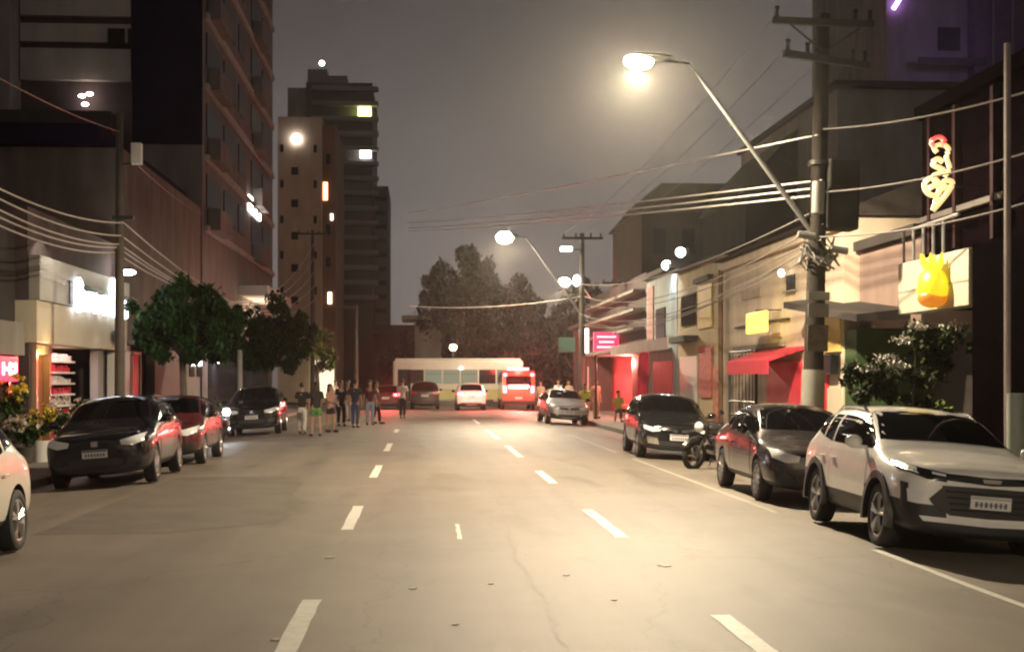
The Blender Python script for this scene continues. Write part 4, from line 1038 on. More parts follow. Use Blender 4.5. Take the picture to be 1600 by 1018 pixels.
# rope-light ornament
def smooth_line(pts, k=5):
    pts = [Vector(p) for p in pts]; out = []; n = len(pts)
    for i in range(n - 1):
        a, b, c, d = pts[max(0, i - 1)], pts[i], pts[i + 1], pts[min(n - 1, i + 2)]
        for j in range(k):
            t_ = j / k
            out.append(.5 * ((2 * b) + (c - a) * t_ + (2 * a - 5 * b + 4 * c - d) * t_ * t_ + (3 * b - a - 3 * c + d) * t_ ** 3))
    return out + [pts[-1]]
ox = SX - .05; oy = yr(1467, ox - .42)
zt_, zb2 = zy(205, oy), zy(322, oy)
t = thing('light_ornament', 'tall figure of warm rope lights with a red tip on the dark wall', 'ornament', (ox, oy, (zt_ + zb2) / 2))
rope = E('rope_light', (1, .60, .22), .8); H_ = zt_ - zb2
def orn(pts, r=.04): return MB().tube(smooth_line([(ox - .42 + a * H_ * 1.35, oy, zb2 + b * H_) for a, b in pts]), r, 6)
part(orn([(-.06, .0), (.02, .12), (.10, .26), (.14, .38), (.06, .40), (.02, .28), (-.04, .20), (-.12, .24), (-.15, .36), (-.08, .44), (-.01, .38), (.0, .24), (-.04, .10), (-.06, .0)], .045), 'lower_loops', rope, t, True)
part(orn([(-.10, .30), (-.03, .34), (.05, .30), (.08, .34)], .05), 'inner_loop', rope, t, True)
part(orn([(.0, .34), (-.06, .46), (.05, .54), (-.06, .62), (-.02, .70), (.04, .66)], .045), 'twist', rope, t, True)
part(orn([(.06, .46), (.11, .58), (.08, .72), (.10, .84), (.03, .90), (-.05, .86), (-.02, .79)]), 'side_curve', rope, t, True)
part(orn([(-.05, .86), (-.08, .94), (0, 1.0), (.06, .94), (.02, .88)], .04), 'red_tip', E('red_rope', (1, .02, .03), 1), t, True)
part(MB().tube([(ox + .3, oy + .03, zb2 + .4), (ox - .42, oy + .03, zb2 + .4)], .015), 'bracket', dark_steel, t)
light('ornament_glow', 'POINT', (ox - .8, oy - .3, (zt_ + zb2) / 2), 5, (1, .75, .4), None, .2)

# big blocks behind the right-hand houses
YW = 52
t = thing('blank_wall_building', 'large plain grey block showing a blank side wall above the roofs', 'building', (19, 58, SW))
part(bb(P(1308, 0, YW).x, 30, YW, YW + 16, SW, zy(130, YW)), 'wall', grey_wall, t)
part(bb(P(1300, 0, YW).x, 30, YW - .4, YW + 16, zy(130, YW) + .01, zy(120, YW)), 'coping', dark_wall, t)
part(bb(P(1360, 0, YW).x, P(1440, 0, YW).x, YW + 3, YW + 10, zy(120, YW) + .02, zy(96, YW)), 'roof_plant', dark_wall, t)
YA = 72
t = thing('grey_tower', 'pale grey tower with one square dark window and a purple neon strip', 'building', (30, 80, SW))
part(bb(P(1385, 0, YA).x, P(1512, 0, YA).x, YA, YA + 14, SW, 32), 'wall', mauve_wall, t)
part(bb(P(1513, 0, YA).x, 44, YA - .8, YA + 14, SW, 32), 'purple_wing', M('plum_cladding', (.09, .05, .085), .6, var=.25), t)
w = part(bb(P(1465, 0, YA).x, P(1500, 0, YA).x, YA - .06, YA + .02, zy(67, YA), zy(30, YA)), 'window', window_glass, t)
part(MB().tube([P(1396, 14, YA - .3), P(1406, -2, YA - .3), P(1412, -22, YA - .3)], .12, 6), 'neon_strip', E('neon_purple', (.6, .3, 1), 8), t, True)
part(bb(P(1425, 0, YA).x, P(1530, 0, YA).x, YA - .9, YA - .85, zy(96, YA), zy(84, YA)), 'ledge', dark_wall, t)
for px in (1540, 1570): part(bb(P(px, 0, YA).x, P(px + 3, 0, YA).x, YA - .9, YA - .81, SW, 32), 'rib', mauve_wall, t)
light('neon_glow', 'POINT', P(1500, 60, YA - 4), 60, (.5, .25, 1), None, .3)

YG = 58
t = thing('gabled_house', 'tall dark house with a steep tiled roof slope behind the street pole', 'house', (P(1250, 0, YG).x, YG + 4, SW))
xs = lambda px: P(px, 0, YG).x
part(MB().prism([(xs(1165), YG, SW), (xs(1165), YG, zy(300, YG)), (xs(1299), YG, zy(300, YG)), (xs(1299), YG, SW)], (0, 9, 0)), 'wall', dark_wall, t)
part(MB().prism([(xs(1158), YG - .4, zy(300, YG) + .02), (xs(1195), YG - .4, zy(248, YG)), (xs(1285), YG - .4, zy(152, YG)), (xs(1299), YG - .4, zy(150, YG)), (xs(1299), YG - .4, zy(300, YG) + .02)], (0, 9.8, 0)), 'roof', dark_roof, t)
YD = 78
t = thing('mansard_building', 'broad dark building with a low mansard roof beyond the pale blue house', 'building', (P(1090, 0, YD).x, YD + 6, SW))
xs = lambda px: P(px, 0, YD).x
part(bb(xs(1003), xs(1215), YD, YD + 12, SW, zy(330, YD)), 'wall', dark_wall, t)
part(MB().prism([(xs(995), YD - .3, zy(329, YD)), (xs(1032), YD - .3, zy(284, YD)), (xs(1192), YD - .3, zy(284, YD)), (xs(1222), YD - .3, zy(329, YD))], (0, 12.6, 0)), 'roof', M('mansard_slate', (.075, .062, .055), .85, var=.25, scale=2), t)
for k in range(4):
    w = part(bb(xs(1020 + 45 * k), xs(1040 + 45 * k), YD - .07, YD + .02, zy(395, YD), zy(355, YD)), 'window', window_glass, t)
t = thing('corner_house', 'low dark house on the far corner past the red bar', 'house', (XR + 4, 79.5, SW))
part(bb(XR, XR + 9, ye + .1, 83.5, SW, 4.8), 'wall', M('wine_render', (.14, .06, .06), .9, var=.2), t)
part(bb(XR - .3, XR + 9, ye + .1, 83.8, 4.82, 5.05), 'roof', dark_roof, t)
part(wx(ye + .6, ye + 2.4, SW, 2.5, .04), 'shutter', white_door, t)
# ------------------------------------------------------------------ poles, lamps, wires
LAMP = (1, .81, .55)
glow = E('lamp_lens', (1, .86, .58), 70)
def batwing():
    va = [0, 15, 30, 40, 50, 56, 62, 68, 74, 80, 86, 90]
    along = [1.0, 1.08, 1.3, 1.6, 2.0, 2.3, 2.5, 2.5, 2.1, 1.2, .3, .0]
    across = [1.0, 1.0, 1.05, 1.15, 1.15, 1.0, .85, .68, .48, .26, .08, 0]
    mid = [1.0, 1.05, 1.2, 1.4, 1.6, 1.7, 1.75, 1.7, 1.4, .75, .2, 0]
    rows = [along, mid, across]; ha = [0, 50, 90]
    s = 'IESNA:LM-63-1995\nTILT=NONE\n1 -1 1 %d %d 1 2 0 0 0\n1 1 1\n' % (len(va), len(ha))
    s += ' '.join(map(str, va)) + '\n' + ' '.join(map(str, ha)) + '\n' + '\n'.join(' '.join(map(str, r)) for r in rows) + '\n'
    tx = bpy.data.texts.new('street_light_distribution'); tx.write(s); return tx
IES = batwing(); TURN = 0
def use_ies(o, turn):
    d = o.data; d.use_nodes = True; nt = d.node_tree
    em = [n for n in nt.nodes if n.type == 'EMISSION'][0]
    ie = nt.nodes.new('ShaderNodeTexIES'); ie.mode = 'INTERNAL'; ie.ies = IES; ie.inputs['Strength'].default_value = 14.15
    nt.links.new(ie.outputs['Fac'], em.inputs['Strength'])
    o.rotation_euler = (0, 0, turn)
def street_lamp(parent, base, head, power, big=1):
    """lamp arm + luminaire as a part of its pole; coordinates local to the pole"""
    base, head = Vector(base), Vector(head)
    end = head + Vector((1.0, 0, .0))
    a = MB().tube([base, base.lerp(end, .5), end], .06, 8, r1=.034).build('lamp_arm', arm_m, parent, True)
    MB().tube([end, head + Vector((.5, 0, .05))], .03, 6).build('spigot', dark_steel, a, True)
    hd = MB().ball((0, 0, 0), (.95, .36, .16), 16).build('lamp_head', dark_steel, a, True); hd.location = head + Vector((.22, 0, .10))
    ln = MB().ball((0, 0, 0), (.56 * (.4 + .6 * big), .36 * big, .32 * big), 16).build('lamp_lens', glow, a, True); ln.location = head + Vector((.02, 0, .0))  # big swells the lens to stand in for lamp glare
    use_ies(light('street_light', 'POINT', head + Vector((0, 0, -.2)), power, LAMP, parent, .18), TURN)
def insulator(m, p, h=.16):
    m.cyl(p, Vector(p) + Vector((0, 0, h)), .05, .03, 8); m.ball(Vector(p) + Vector((0, 0, h * .9)), (.11, .11, .09), 8)

PYR = 25.3; PXR = 7.42
pole = thing('utility_pole', 'thick concrete pole with two crossarms, transformer box and tangle of cables', 'utility pole', (PXR, PYR, SW), (0, R(1.6), 0), 'street poles')
MB().cyl((0, 0, 0), (0, 0, 8.75), .21, .13, 16).build('shaft', dark_pole_m, pole, True)
MB().cyl((0, 0, 0), (0, 0, 1.95), .222, .218, 16).build('painted_base', M('pole_whitewash', (.36, .35, .31), .85, var=.15, stain=.4), pole, True)
for z, xo, tilt in ((8.55, -.05, .0), (7.85, -.02, .16)):
    arm = MB().box((xo, -.18, z), (1.95, .10, .13), rot=None).build('crossarm', dark_steel, pole)
    if tilt: arm.rotation_euler = (0, 0, .35)
    m = None
    for xx in (-.9, -.1 if tilt == 0 else -.45, .62, .9):
        mm = MB(); insulator(mm, (xo + xx, -.18, z + .06), .2); mm.build('insulator', dark_steel, arm, True)
for s in (-1, 1): MB().tube([(s * .7, -.18, 8.5), (0, -.12, 8.0)], .02, 5).build('brace', dark_steel, pole)
MB().box((.42, -.05, 5.3), (.60, .5, 1.35), bev=.04).build('transformer_box', M('transformer_grey', (.03, .028, .026), .8, spec=.1), pole)
MB().cyl((-.1, -.33, 4.9), (-.1, -.33, 5.5), .12, n=14).build('pale_canister', arm_m, pole, True)
for z, w_, h_, mt in ((3.35, .42, .16, arm_m), (3.08, .40, .26, M('notice_grey', (.18, .17, .16), .7)), (2.55, .40, .5, M('old_poster', (.12, .10, .09), .9, var=.4, scale=6))):
    MB().box((0, -.215, z), (w_, .03, h_), bev=.005).build('notice_board', mt, pole)
m = MB()
for k in range(7):
    a = rnd.uniform(0, 6.28); pts = []
    for j in range(9):
        a += rnd.uniform(.5, 1.1); rr = .2 + rnd.uniform(.02, .22)
        pts.append((rr * math.cos(a), rr * math.sin(a) - .05, 4.2 + rnd.uniform(-.35, .35)))
    MB().tube(pts, .018, 5).build('cable_loop', wire_m, pole, True)
for k, (x, y, z) in enumerate(((-.3, -.3, 4.5), (.35, -.28, 4.25), (.02, -.34, 4.05))):
    MB().cyl((x - .16, y, z), (x + .16, y, z - .04), .07, n=8).build('splice_box', arm_m, pole, True)
head = P(995, 104, PYR) - Vector((PXR, PYR, SW)); base = P(1247, 362, PYR) - Vector((PXR, PYR, SW))
street_lamp(pole, (-.1, 0, base.z), (head.x - .2, 0, head.z), 4700)
for b in (4.2, 5.9): MB().cyl((0, 0, b - .04), (0, 0, b + .04), .215, n=16).build('pole_band', dark_steel, pole, True)

PY2 = 61.7
def plain_pole(label, x, y, h, headpx=None, power=0, lamp=True, arms=True, r=.16):
    p = thing('utility_pole', label, 'utility pole', (x, y, SW), (0, 0, 0), 'street poles')
    MB().cyl((0, 0, 0), (0, 0, h), r, r * .62, 14).build('shaft', pole_m, p, True)
    if arms:
        a = MB().box((0, -.14, h - .25), (1.9, .1, .12)).build('crossarm', dark_steel, p)
        for xx in (-.85, -.3, .4, .85):
            mm = MB(); insulator(mm, (xx, -.14, h - .19)); mm.build('insulator', dark_steel, a, True)
    if lamp: street_lamp(p, (-.06, 0, headpx[2] - .4), (headpx[0], 0, headpx[1]), power, 1.7)
    return p
h2 = P(788, 372, PY2)
p2 = plain_pole('second lamp pole with long slanting arm over the street, small white lamp on its shaft', 7.35, PY2, 8.5, (h2.x - 7.35, h2.z, 5.2), 10500, r=.17)
MB().ball((-.28, -.25, 6.3), (.34, .3, .52), 12).build('white_lamp', E('pole_white_lamp', (1, 1, 1), 9), p2, True)
bx = MB().box((-.75, -.2, 7.75), (.55, .3, .22), bev=.05).build('small_luminaire', E('pole_small_lamp', (1, .96, .9), 4), p2)
MB().tube([(-.5, -.2, 7.75), (0, -.1, 7.7)], .02).build('bracket', dark_steel, p2)
p3 = plain_pole('lamp pole standing behind the viewpoint with the same slanting arm', 7.4, -11.5, 8.6, (-3.3, 7.9, 4.6), 6800)
# left row
PLX = -7.15; PYL = PLX * F / (196 - XV)
pl = plain_pole('grey pole in front of the lit shop carrying slack cables and a white box', PLX, PYL, zy(186, PYL), lamp=False, arms=False, r=.13)
MB().box((.42, -.1, zy(247, PYL) - SW), (.24, .22, .50), bev=.02).build('white_box', M('white_box', (.8, .8, .8), .5, var=.05), pl)
MB().tube([(0, 0, zy(262, PYL) - SW), (.42, -.1, zy(262, PYL) - SW)], .02).build('bracket', dark_steel, pl)
MB().box((.1, -.05, zy(345, PYL) - SW), (.5, .12, .1)).build('cable_bracket', dark_steel, pl)
pl2 = plain_pole('slim far pole with a T shaped crossarm against the beige block', PLX, 88.5, zy(362, 88.5), lamp=False, r=.17)
pl3 = plain_pole('thin far pole standing left of the crossing by the crowd', P(557, 0, 78).x, 78, zy(478, 78), lamp=False, arms=False, r=.12)
MB().box((-.5, 0, zy(480, 78) - SW), (1.1, .06, .06)).build('arm', dark_steel, pl3)
sp = thing('sign_post', 'short pale post with dark cap standing under the trees beside the black SUV', 'post', (P(375, 0, 49).x, 49, SW))
MB().cyl((0, 0, 0), (0, 0, zy(548, 49)), .09, n=12).build('post', M('post_grey', (.45, .45, .43), .6), sp, True)
MB().ball((0, 0, zy(543, 49)), (.24, .24, .2), 10).build('cap', gloss_black, sp, True)
# far lamp above the bus
q = P(708, 545, 108)
fl = thing('park_lamp', 'small round glowing lamp on a post showing just above the bus roof', 'lamp', (q.x, q.y, -.02))
MB().cyl((0, 0, 0), (0, 0, q.z), .07, n=8).build('post', dark_steel, fl)
MB().ball((0, 0, q.z + .15), (.55, .55, .5), 14).build('globe', E('globe_lit', (1, .82, .5), 26), fl, True)
light('park_light', 'POINT', (0, -.7, q.z + .2), 120, LAMP, fl, .3)

# unseen street lamp added on the cross street to light the bus
cl = plain_pole('unseen lamp pole added on the cross street behind the red bar corner', 12.5, 86, 8.2, (-3.4, 8.0, 5), 7000)

def wire(label, a, b, sag, r=.013, mat=wire_m, group='overhead cables'):
    o = MB().tube(catenary(a, b, sag, 16), r, 5).build('overhead_cable', mat, None, True, 60)
    return tag(o, label, 'cable', group)
def pr(z, dx=0): return Vector((PXR + dx + z * .028, PYR - .2, z))
def p2v(z, dx=0): return Vector((7.35 + dx, PY2 - .15, z))
lbl = 'thin slack cable running between the two lamp poles along the house fronts'
for k, (z1, z2, s, dx) in enumerate(((5.0, 6.2, .55, -.2), (4.75, 5.6, .75, .1), (4.55, 5.2, .6, .25), (4.35, 4.8, .8, -.1), (4.5, 4.5, .9, .2), (4.2, 4.3, .6, 0))):
    wire(lbl, pr(z1, dx * .5), p2v(z2, dx), s, .016)
for k, (z, dx) in enumerate(((8.75, -.9), (8.75, -.1), (8.75, .85))):
    wire('thin upper line strung between the crossarms of the two lamp poles', (PXR + dx + .2, PYR - .2, z), (7.35 + dx, PY2 - .15, 8.5), .5, .008)
lbl = 'cable from the thick pole to the dark building at the right edge'
for (z1, px, py) in ((6.55, 1640, 133), (5.35, 1640, 228), (4.5, 1600, 318)):
    wire(lbl, pr(z1), PX(px, py, XR - .3) if px else 0, .12, .015, bright_wire)
lbl = 'pale cable crossing high over the street from the thick pole to the far left pole'
for k, (ya_, yb_) in enumerate(((322, 327), (338, 343), (343, 351), (351, 356))):
    a = P(1200, ya_, 34.0); b = P(690, yb_ + 4, 74.0)
    wire(lbl, pr(a.z + .2, -.1) if k == 0 else pr(5.3 + .14 * (3 - k)), b + (b - a) * .25, .12, .021, lit_wire)
wire('lone pale cable strung low across the street from the second lamp pole', p2v(5.6, -.1), P(640, 478, 70), .25, .018, lit_wire)
lbl = 'slack pale cable beside the street along the left pavement'
A = lambda y, z, dx=0: Vector((PLX + dx, y, z))
for k, (py0, py1) in enumerate(((286, 352), (300, 372), (318, 385), (331, 390), (345, 398))):
    a = PX(-60, py0 - 22, PLX - .1 * k); b = A(PYL, zy(py1, PYL), .1 - .05 * k)
    wire(lbl, a, b, .22, .018, lit_wire)
    wire(lbl, b, Vector((PLX + .1, 88.4, zy(470 - 22 * k, 88.5))), 1.5 + .2 * k, .016, lit_wire)
wire('cable rising to the top of the grey left pole', PX(-40, 100, PLX), A(PYL, zy(212, PYL)), .1, .015, bright_wire)
wire('single pale cable slanting down from the white box towards the tower', A(PYL, zy(262, PYL), .4), PX(318, 335, XL - .05), .15, .012, bright_wire)

# ------------------------------------------------------------------ trees and plants
bark = M('bark', (.10, .075, .055), .9, var=.3, scale=6, bump=.6, bscale=20)
def leaves(bm, c, rad, n, size, flat=.7):
    for _ in range(n):
        while True:
            v = Vector((rnd.uniform(-1, 1), rnd.uniform(-1, 1), rnd.uniform(-1, 1)))
            if .25 < v.length < 1: break
        v = v * (.55 + .45 * rnd.random())
        p = Vector(c) + Vector((v.x * rad[0], v.y * rad[1], v.z * rad[2]))
        q = Matrix.Rotation(rnd.uniform(0, 6.28), 3, 'Z') @ Matrix.Rotation(rnd.uniform(-1.2, 1.2), 3, 'X')
        s = size * rnd.uniform(.6, 1.4)
        vs = [bm.verts.new(p + q @ Vector(w)) for w in ((-s * .4, 0, 0), (0, -s * .9, .0), (s * .4, 0, 0), (0, s * .9, -s * .2))]
        bm.faces.new(vs)
def tree(name, label, x, y, z, th, lobes, mat, n=900, leaf=.16, tr=.13, group=None, cat='tree', nclump=9, white=False):
    t = thing(name, label, cat, (x, y, z), (0, 0, 0), group)
    m = MB().tube([(0, 0, 0), (.05, .02, th * .5), (0, .03, th)], tr, 9, r1=tr * .7); m.build('trunk', M('whitewashed_trunk', (.6, .58, .52), .8, var=.2) if white else bark, t, True)
    for c, rd in lobes:
        MB().tube([(0, .02, th * .92), Vector((c[0] * .5, c[1] * .5, (th + c[2]) / 2)), Vector(c)], tr * .5, 6, r1=tr * .15).build('limb', bark, t, True)
    bm = bmesh.new()
    for c, rd in lobes:
        for k in range(nclump):
            a = rnd.uniform(0, 6.28); e = rnd.uniform(-.8, 1); rr = rnd.uniform(.35, 1.0)
            cc = (c[0] + rd[0] * rr * math.cos(a) * math.sqrt(max(.05, 1 - e * e * .8)), c[1] + rd[1] * rr * math.sin(a) * math.sqrt(max(.05, 1 - e * e * .8)), c[2] + rd[2] * e * .75)
            s = rnd.uniform(.18, .55)
            leaves(bm, cc, (rd[0] * s, rd[1] * s, rd[2] * s), n // nclump, leaf)
    me = bpy.data.meshes.new('crown'); bm.to_mesh(me); bm.free(); me.materials.append(mat); link('crown', me, t)
    return t
green = leaf_mat('street_leaves', (.007, .022, .005), (.026, .065, .012))
dark_green = leaf_mat('dark_leaves', (.003, .002, .0015), (.009, .006, .004))
y = 40.5; x = -7.9; k = y / F
c0 = P(284, 500, y)
tree('street_tree', 'round dark green street tree just past the lit shop', c0.x, y, SW, c0.z - .9, [((-.75, 0, c0.z - .0), (1.0, 1.1, 1.0)), ((.25, -.2, c0.z + .25), (1.15, 1.1, 1.1)), ((1.0, .1, c0.z - .25), (.8, 1.0, .85)), ((0, .6, c0.z - .3), (1.2, .9, .8)), ((-.5, -.1, c0.z - .75), (1.0, .9, .6)), ((.6, -.1, c0.z - .8), (.9, .9, .6))], green, 4200, .11, nclump=15, group='street trees')
y = 50; c0 = P(428, 520, y)
tree('street_tree', 'second green street tree overhanging the black SUV', c0.x - .2, y, SW, c0.z - .9, [((-.85, 0, c0.z + .05), (1.0, 1.1, 1.05)), ((.15, -.1, c0.z + .25), (1.1, 1.1, 1.15)), ((.95, .2, c0.z - .15), (.8, 1.0, .95)), ((.1, .5, c0.z - .5), (1.3, .9, .8)), ((-.6, -.1, c0.z - .9), (.9, .9, .7)), ((.5, -.1, c0.z - .95), (.9, .9, .7))], green, 4200, .12, nclump=15, group='street trees')
y = 66; c0 = P(495, 545, y)
tree('street_tree', 'small pale lit tree above the group of people', c0.x, y, SW, c0.z - .9, [((0, 0, c0.z), (.8, .8, 1.0)), ((.4, 0, c0.z - .6), (.7, .7, .7))], leaf_mat('pale_leaves', (.05, .07, .02), (.16, .17, .05)), 800, .16, group='street trees')
for (px, py, rx, rz, y, lb) in ((725, 470, 75, 95, 116, 'big dark tree with a tall left shoulder in the dim background'), (800, 500, 110, 85, 120, 'broad dark tree behind the second lamp glare'), (905, 520, 80, 90, 112, 'dark tree behind the second lamp pole'), (640, 560, 45, 40, 124, 'low dark tree above the left end of the bus'), (690, 455, 30, 45, 118, 'narrow dark tree top leaning left of the big dark tree')):
    c0 = P(px, py, y); s = y / F; a, b = rx * s, rz * s
    tree('park_tree', lb, c0.x, y, -.02, max(1.5, c0.z - b * .8), [((-.5 * a, 0, c0.z - .1 * b), (.6 * a, a * .6, .7 * b)), ((.45 * a, .5, c0.z - .2 * b), (.6 * a, a * .6, .7 * b)), ((0, 0, c0.z + .35 * b), (.55 * a, a * .5, .6 * b)), ((-.1 * a, .3, c0.z - .6 * b), (.9 * a, a * .6, .5 * b))], dark_green, 2600, .34, .3, 'trees beyond the crossing')
# flowering shrub at the emblem sign
y = 22.9; c0 = P(1425, 575, y)
sh = tree('flowering_shrub', 'dark leafy shrub tree with white blossom below the emblem sign', c0.x, y, SW, 1.15, [((-.62, 0, 1.75), (.50, .6, .55)), ((.1, .1, 2.2), (.62, .7, .55)), ((.72, .1, 2.25), (.50, .6, .5)), ((.2, .4, 1.55), (.8, .5, .5))], leaf_mat('shrub_leaves', (.012, .022, .008), (.045, .06, .02)), 1100, .085, .05, white=True)
bm = bmesh.new()
for c, rr in (((-.85, -.3, 1.95), .28), ((-.55, -.35, 2.12), .34), ((-1.0, -.2, 1.55), .16), ((-.3, -.35, 2.45), .3), ((.0, -.3, 2.68), .26), ((.65, -.3, 2.68), .38), ((-.35, -.4, 2.0), .2), ((.95, -.3, 2.62), .25)):
    leaves(bm, c, (rr, rr * .7, rr * .35), 60, .05)
me = bpy.data.meshes.new('blossom'); bm.to_mesh(me); bm.free(); me.materials.append(leaf_mat('blossom_white', (.45, .43, .38), (.75, .72, .66))); link('blossom', me, sh)['kind'] = 'stuff'
# planter below with green leaves
pln = thing('potted_plant', 'low bushy green plant in a box beside the shrub stem', 'plant', (c0.x + .55, 23.6, SW))
MB().box((0, 0, .25), (1.3, .4, .5), bev=.03).build('planter', concrete, pln)
bm = bmesh.new(); leaves(bm, (0, 0, .95), (.75, .35, .55), 500, .11)
me = bpy.data.meshes.new('leaves'); bm.to_mesh(me); bm.free(); me.materials.append(leaf_mat('olive_leaves', (.05, .09, .02), (.14, .18, .05))); link('leaves', me, pln)

# flower buckets on the left pavement
yel = leaf_mat('yellow_petals', (.55, .42, .03), (.85, .75, .12)); wht = leaf_mat('cream_petals', (.55, .5, .38), (.8, .76, .62)); stem = leaf_mat('stem_leaves', (.02, .06, .012), (.07, .13, .03))
for (px, pyb, yy, h, lb, pm_, b_) in ((62, 730, 29.4, 1.25, 'white bucket of yellow and cream flowers beside the blackish SUV', yel, 1), (20, 700, 30.4, 1.9, 'tall bunch of yellow flowers with green leaves on the pavement edge', yel, 0), (92, 700, 30.6, 1.35, 'bucket of cream flowers half hidden behind the blackish SUV', wht, 1), (38, 720, 28.9, 1.0, 'small pale bunch of flowers in front of the tall yellow bunch', wht, 0)):
    x = P(px, pyb, yy).x
    f = thing('flower_bucket', lb, 'flower bucket', (x, yy, SW), (0, 0, 0), 'flower buckets on the pavement')
    MB().lathe([(0, .001), (0, .16), (.46 if b_ else .34, .21), (.46 if b_ else .34, .19), (.04, .14), (.04, .001)], 'Z', 18).build('bucket', white_door if b_ else pole_m, f, True)
    bm = bmesh.new()
    for k in range(16):
        a = rnd.uniform(0, 6.28); rr = rnd.uniform(.1, .42); tip = (rr * math.cos(a), rr * math.sin(a), rnd.uniform(h * .65, h))
        leaves(bm, (tip[0] * .7, tip[1] * .7, tip[2] * .72), (.16, .16, h * .2), 12, .11)
    me = bpy.data.meshes.new('foliage'); bm.to_mesh(me); bm.free(); me.materials.append(stem); link('foliage', me, f)
    bm = bmesh.new()
    for k in range(16):
        a = rnd.uniform(0, 6.28); rr = rnd.uniform(.05, .42)
        leaves(bm, (rr * math.cos(a), rr * math.sin(a), rnd.uniform(h * .68, h)), (.11, .11, .08), 16, .06)
    me = bpy.data.meshes.new('petals'); bm.to_mesh(me); bm.free(); me.materials.append(pm_); link('petals', me, f)['kind'] = 'stuff'

# ------------------------------------------------------------------ people
skin_m = M('skin', (.42, .25, .17), .6, var=.06); skin_d = M('skin_dark', (.22, .12, .08), .6, var=.06)
hair_m = M('hair', (.02, .014, .010), .6, var=.2)
def skinned(name, verts, edges, mat, parent, lv=2, root=0):
    me = bpy.data.meshes.new(name); me.from_pydata([v[:3] for v in verts], edges, [])
    o = bpy.data.objects.new('tmp', me); COL.objects.link(o)
    sm = o.modifiers.new('k', 'SKIN'); sm.use_smooth_shade = True
    me.skin_vertices or None
    for i, v in enumerate(verts):
        sv = me.skin_vertices[0].data[i]; r = v[3]
        sv.radius = r if isinstance(r, tuple) else (r, r); sv.use_root = (i == root)
    su = o.modifiers.new('s', 'SUBSURF'); su.levels = su.render_levels = lv
    me2 = evaluated(o); bpy.data.objects.remove(o); me2.materials.clear(); me2.materials.append(mat); me2.name = name
    return link(name, me2, parent, True, 80)
def person(label, x, y, yaw, h=1.7, top=None, low=None, lowlen='long', step=.0, arm=(.0, .0), hair='short', skin=skin_m, skirt=False, group='people at the end of the street', shoes=plastic, z=None, sit=False):
    s = h / 1.76
    t = thing('person', label, 'person', (x, y, (zr(x) if KL < x < KR else SW) if z is None else z), (0, 0, yaw), group)
    t.scale = (s, s, s)
    V = []; Eg = []
    def add(p, r, par=None):
        V.append((*p, r)); i = len(V) - 1
        if par is not None: Eg.append((par, i))
        return i
    J = {}
    def leg(sx):
        st = step * sx
        if sit: return [(sx * .10, -.02, .50), (sx * .12, -.45, .50), (sx * .12, -.45, .09), (sx * .12, -.60, .04)]
        return [(sx * .095, 0, .90), (sx * .10, -.03 - st * .5, .49), (sx * .10, .02 - st, .09 + max(0, -st) * .25), (sx * .10, -.13 - st, .035 + max(0, -st) * .1)]
    dz = -.42 if sit else 0
    pel = add((0, 0, .96 + dz), (.145, .105)); wa = add((0, -.01, 1.10 + dz), (.125, .095), pel); ch = add((0, 0, 1.30 + dz), (.16, .11), wa)
    nb = add((0, .01, 1.455 + dz), .062, ch); nk = add((0, -.005, 1.53 + dz), .052, nb); jaw = add((0, -.025, 1.60 + dz), (.066, .078), nk); hd = add((0, -.01, 1.675 + dz), (.076, .094), jaw); tp = add((0, .005, 1.745 + dz), (.058, .07), hd)
    add((0, -.112, 1.645 + dz), .013, jaw)
    for sx in (-1, 1): add((sx * .082, .005, 1.655 + dz), .012, hd)
    arms = {}
    for sx in (-1, 1):
        a = arm[0 if sx < 0 else 1]       # 0 hanging .. 1 forearm raised forward
        shv = (sx * .185, 0, 1.415 + dz); el = (sx * .235, .03 - .1 * a, 1.14 + dz + .03 * a); wr = (sx * (.25 - .1 * a), -.03 - .25 * a, .90 + dz + .24 * a)
        i = add(shv, .058, ch); j = add(el, .041, i); k = add(wr, .027, j)
        dv = (Vector(wr) - Vector(el)).normalized(); pm = Vector(wr) + dv * .07
        pi_ = add(pm, (.036, .018), k)
        side = Vector((0, 1, 0)) if a < .5 else Vector((1, 0, 0))
        for f_, (o_, l_) in enumerate(((-.030, .075), (-.010, .088), (.010, .082), (.028, .062))):
            b0 = pm + side * o_ + dv * .035; q = add(b0, .0095, pi_); q2 = add(b0 + dv * l_ * .55 + Vector((-sx * .006, -.006, 0)), .0085, q); add(b0 + dv * l_ + Vector((-sx * .022, -.012, 0)), .0075, q2)
        q = add(Vector(wr) + dv * .03 + Vector((0, -.035, 0)), .011, k); add(Vector(wr) + dv * .075 + Vector((-sx * .01, -.055, 0)), .009, q)
        arms[sx] = (shv, el, wr)
    L = {}
    for sx in (-1, 1):
        a, b, c, d = leg(sx); L[sx] = (a, b, c, d)
        i = add(a, .088, pel); j = add(b, .056, i); k = add(c, .038, j); add(d, .034, k)
    skinned('body', V, Eg, skin, t, 2)
    # clothes
    V, Eg = [], []
    hem = add((0, 0, .90 + dz), (.168, .130)); pel = add((0, 0, .98 + dz), (.160, .122), hem); wa = add((0, -.01, 1.10 + dz), (.142, .112), pel); ch = add((0, 0, 1.30 + dz), (.178, .128), wa); nb = add((0, .01, 1.44 + dz), .075, ch)
    for sx in (-1, 1):
        shv, el, wr = arms[sx]; i = add(shv, .072, ch); add(Vector(shv).lerp(Vector(el), .8), .060, i)
    skinned('shirt', V, Eg, top, t, 2)
    V, Eg = [], []
    pel = add((0, 0, .99 + dz), (.150, .118)); p2_ = add((0, 0, .90 + dz), (.155, .122), pel)
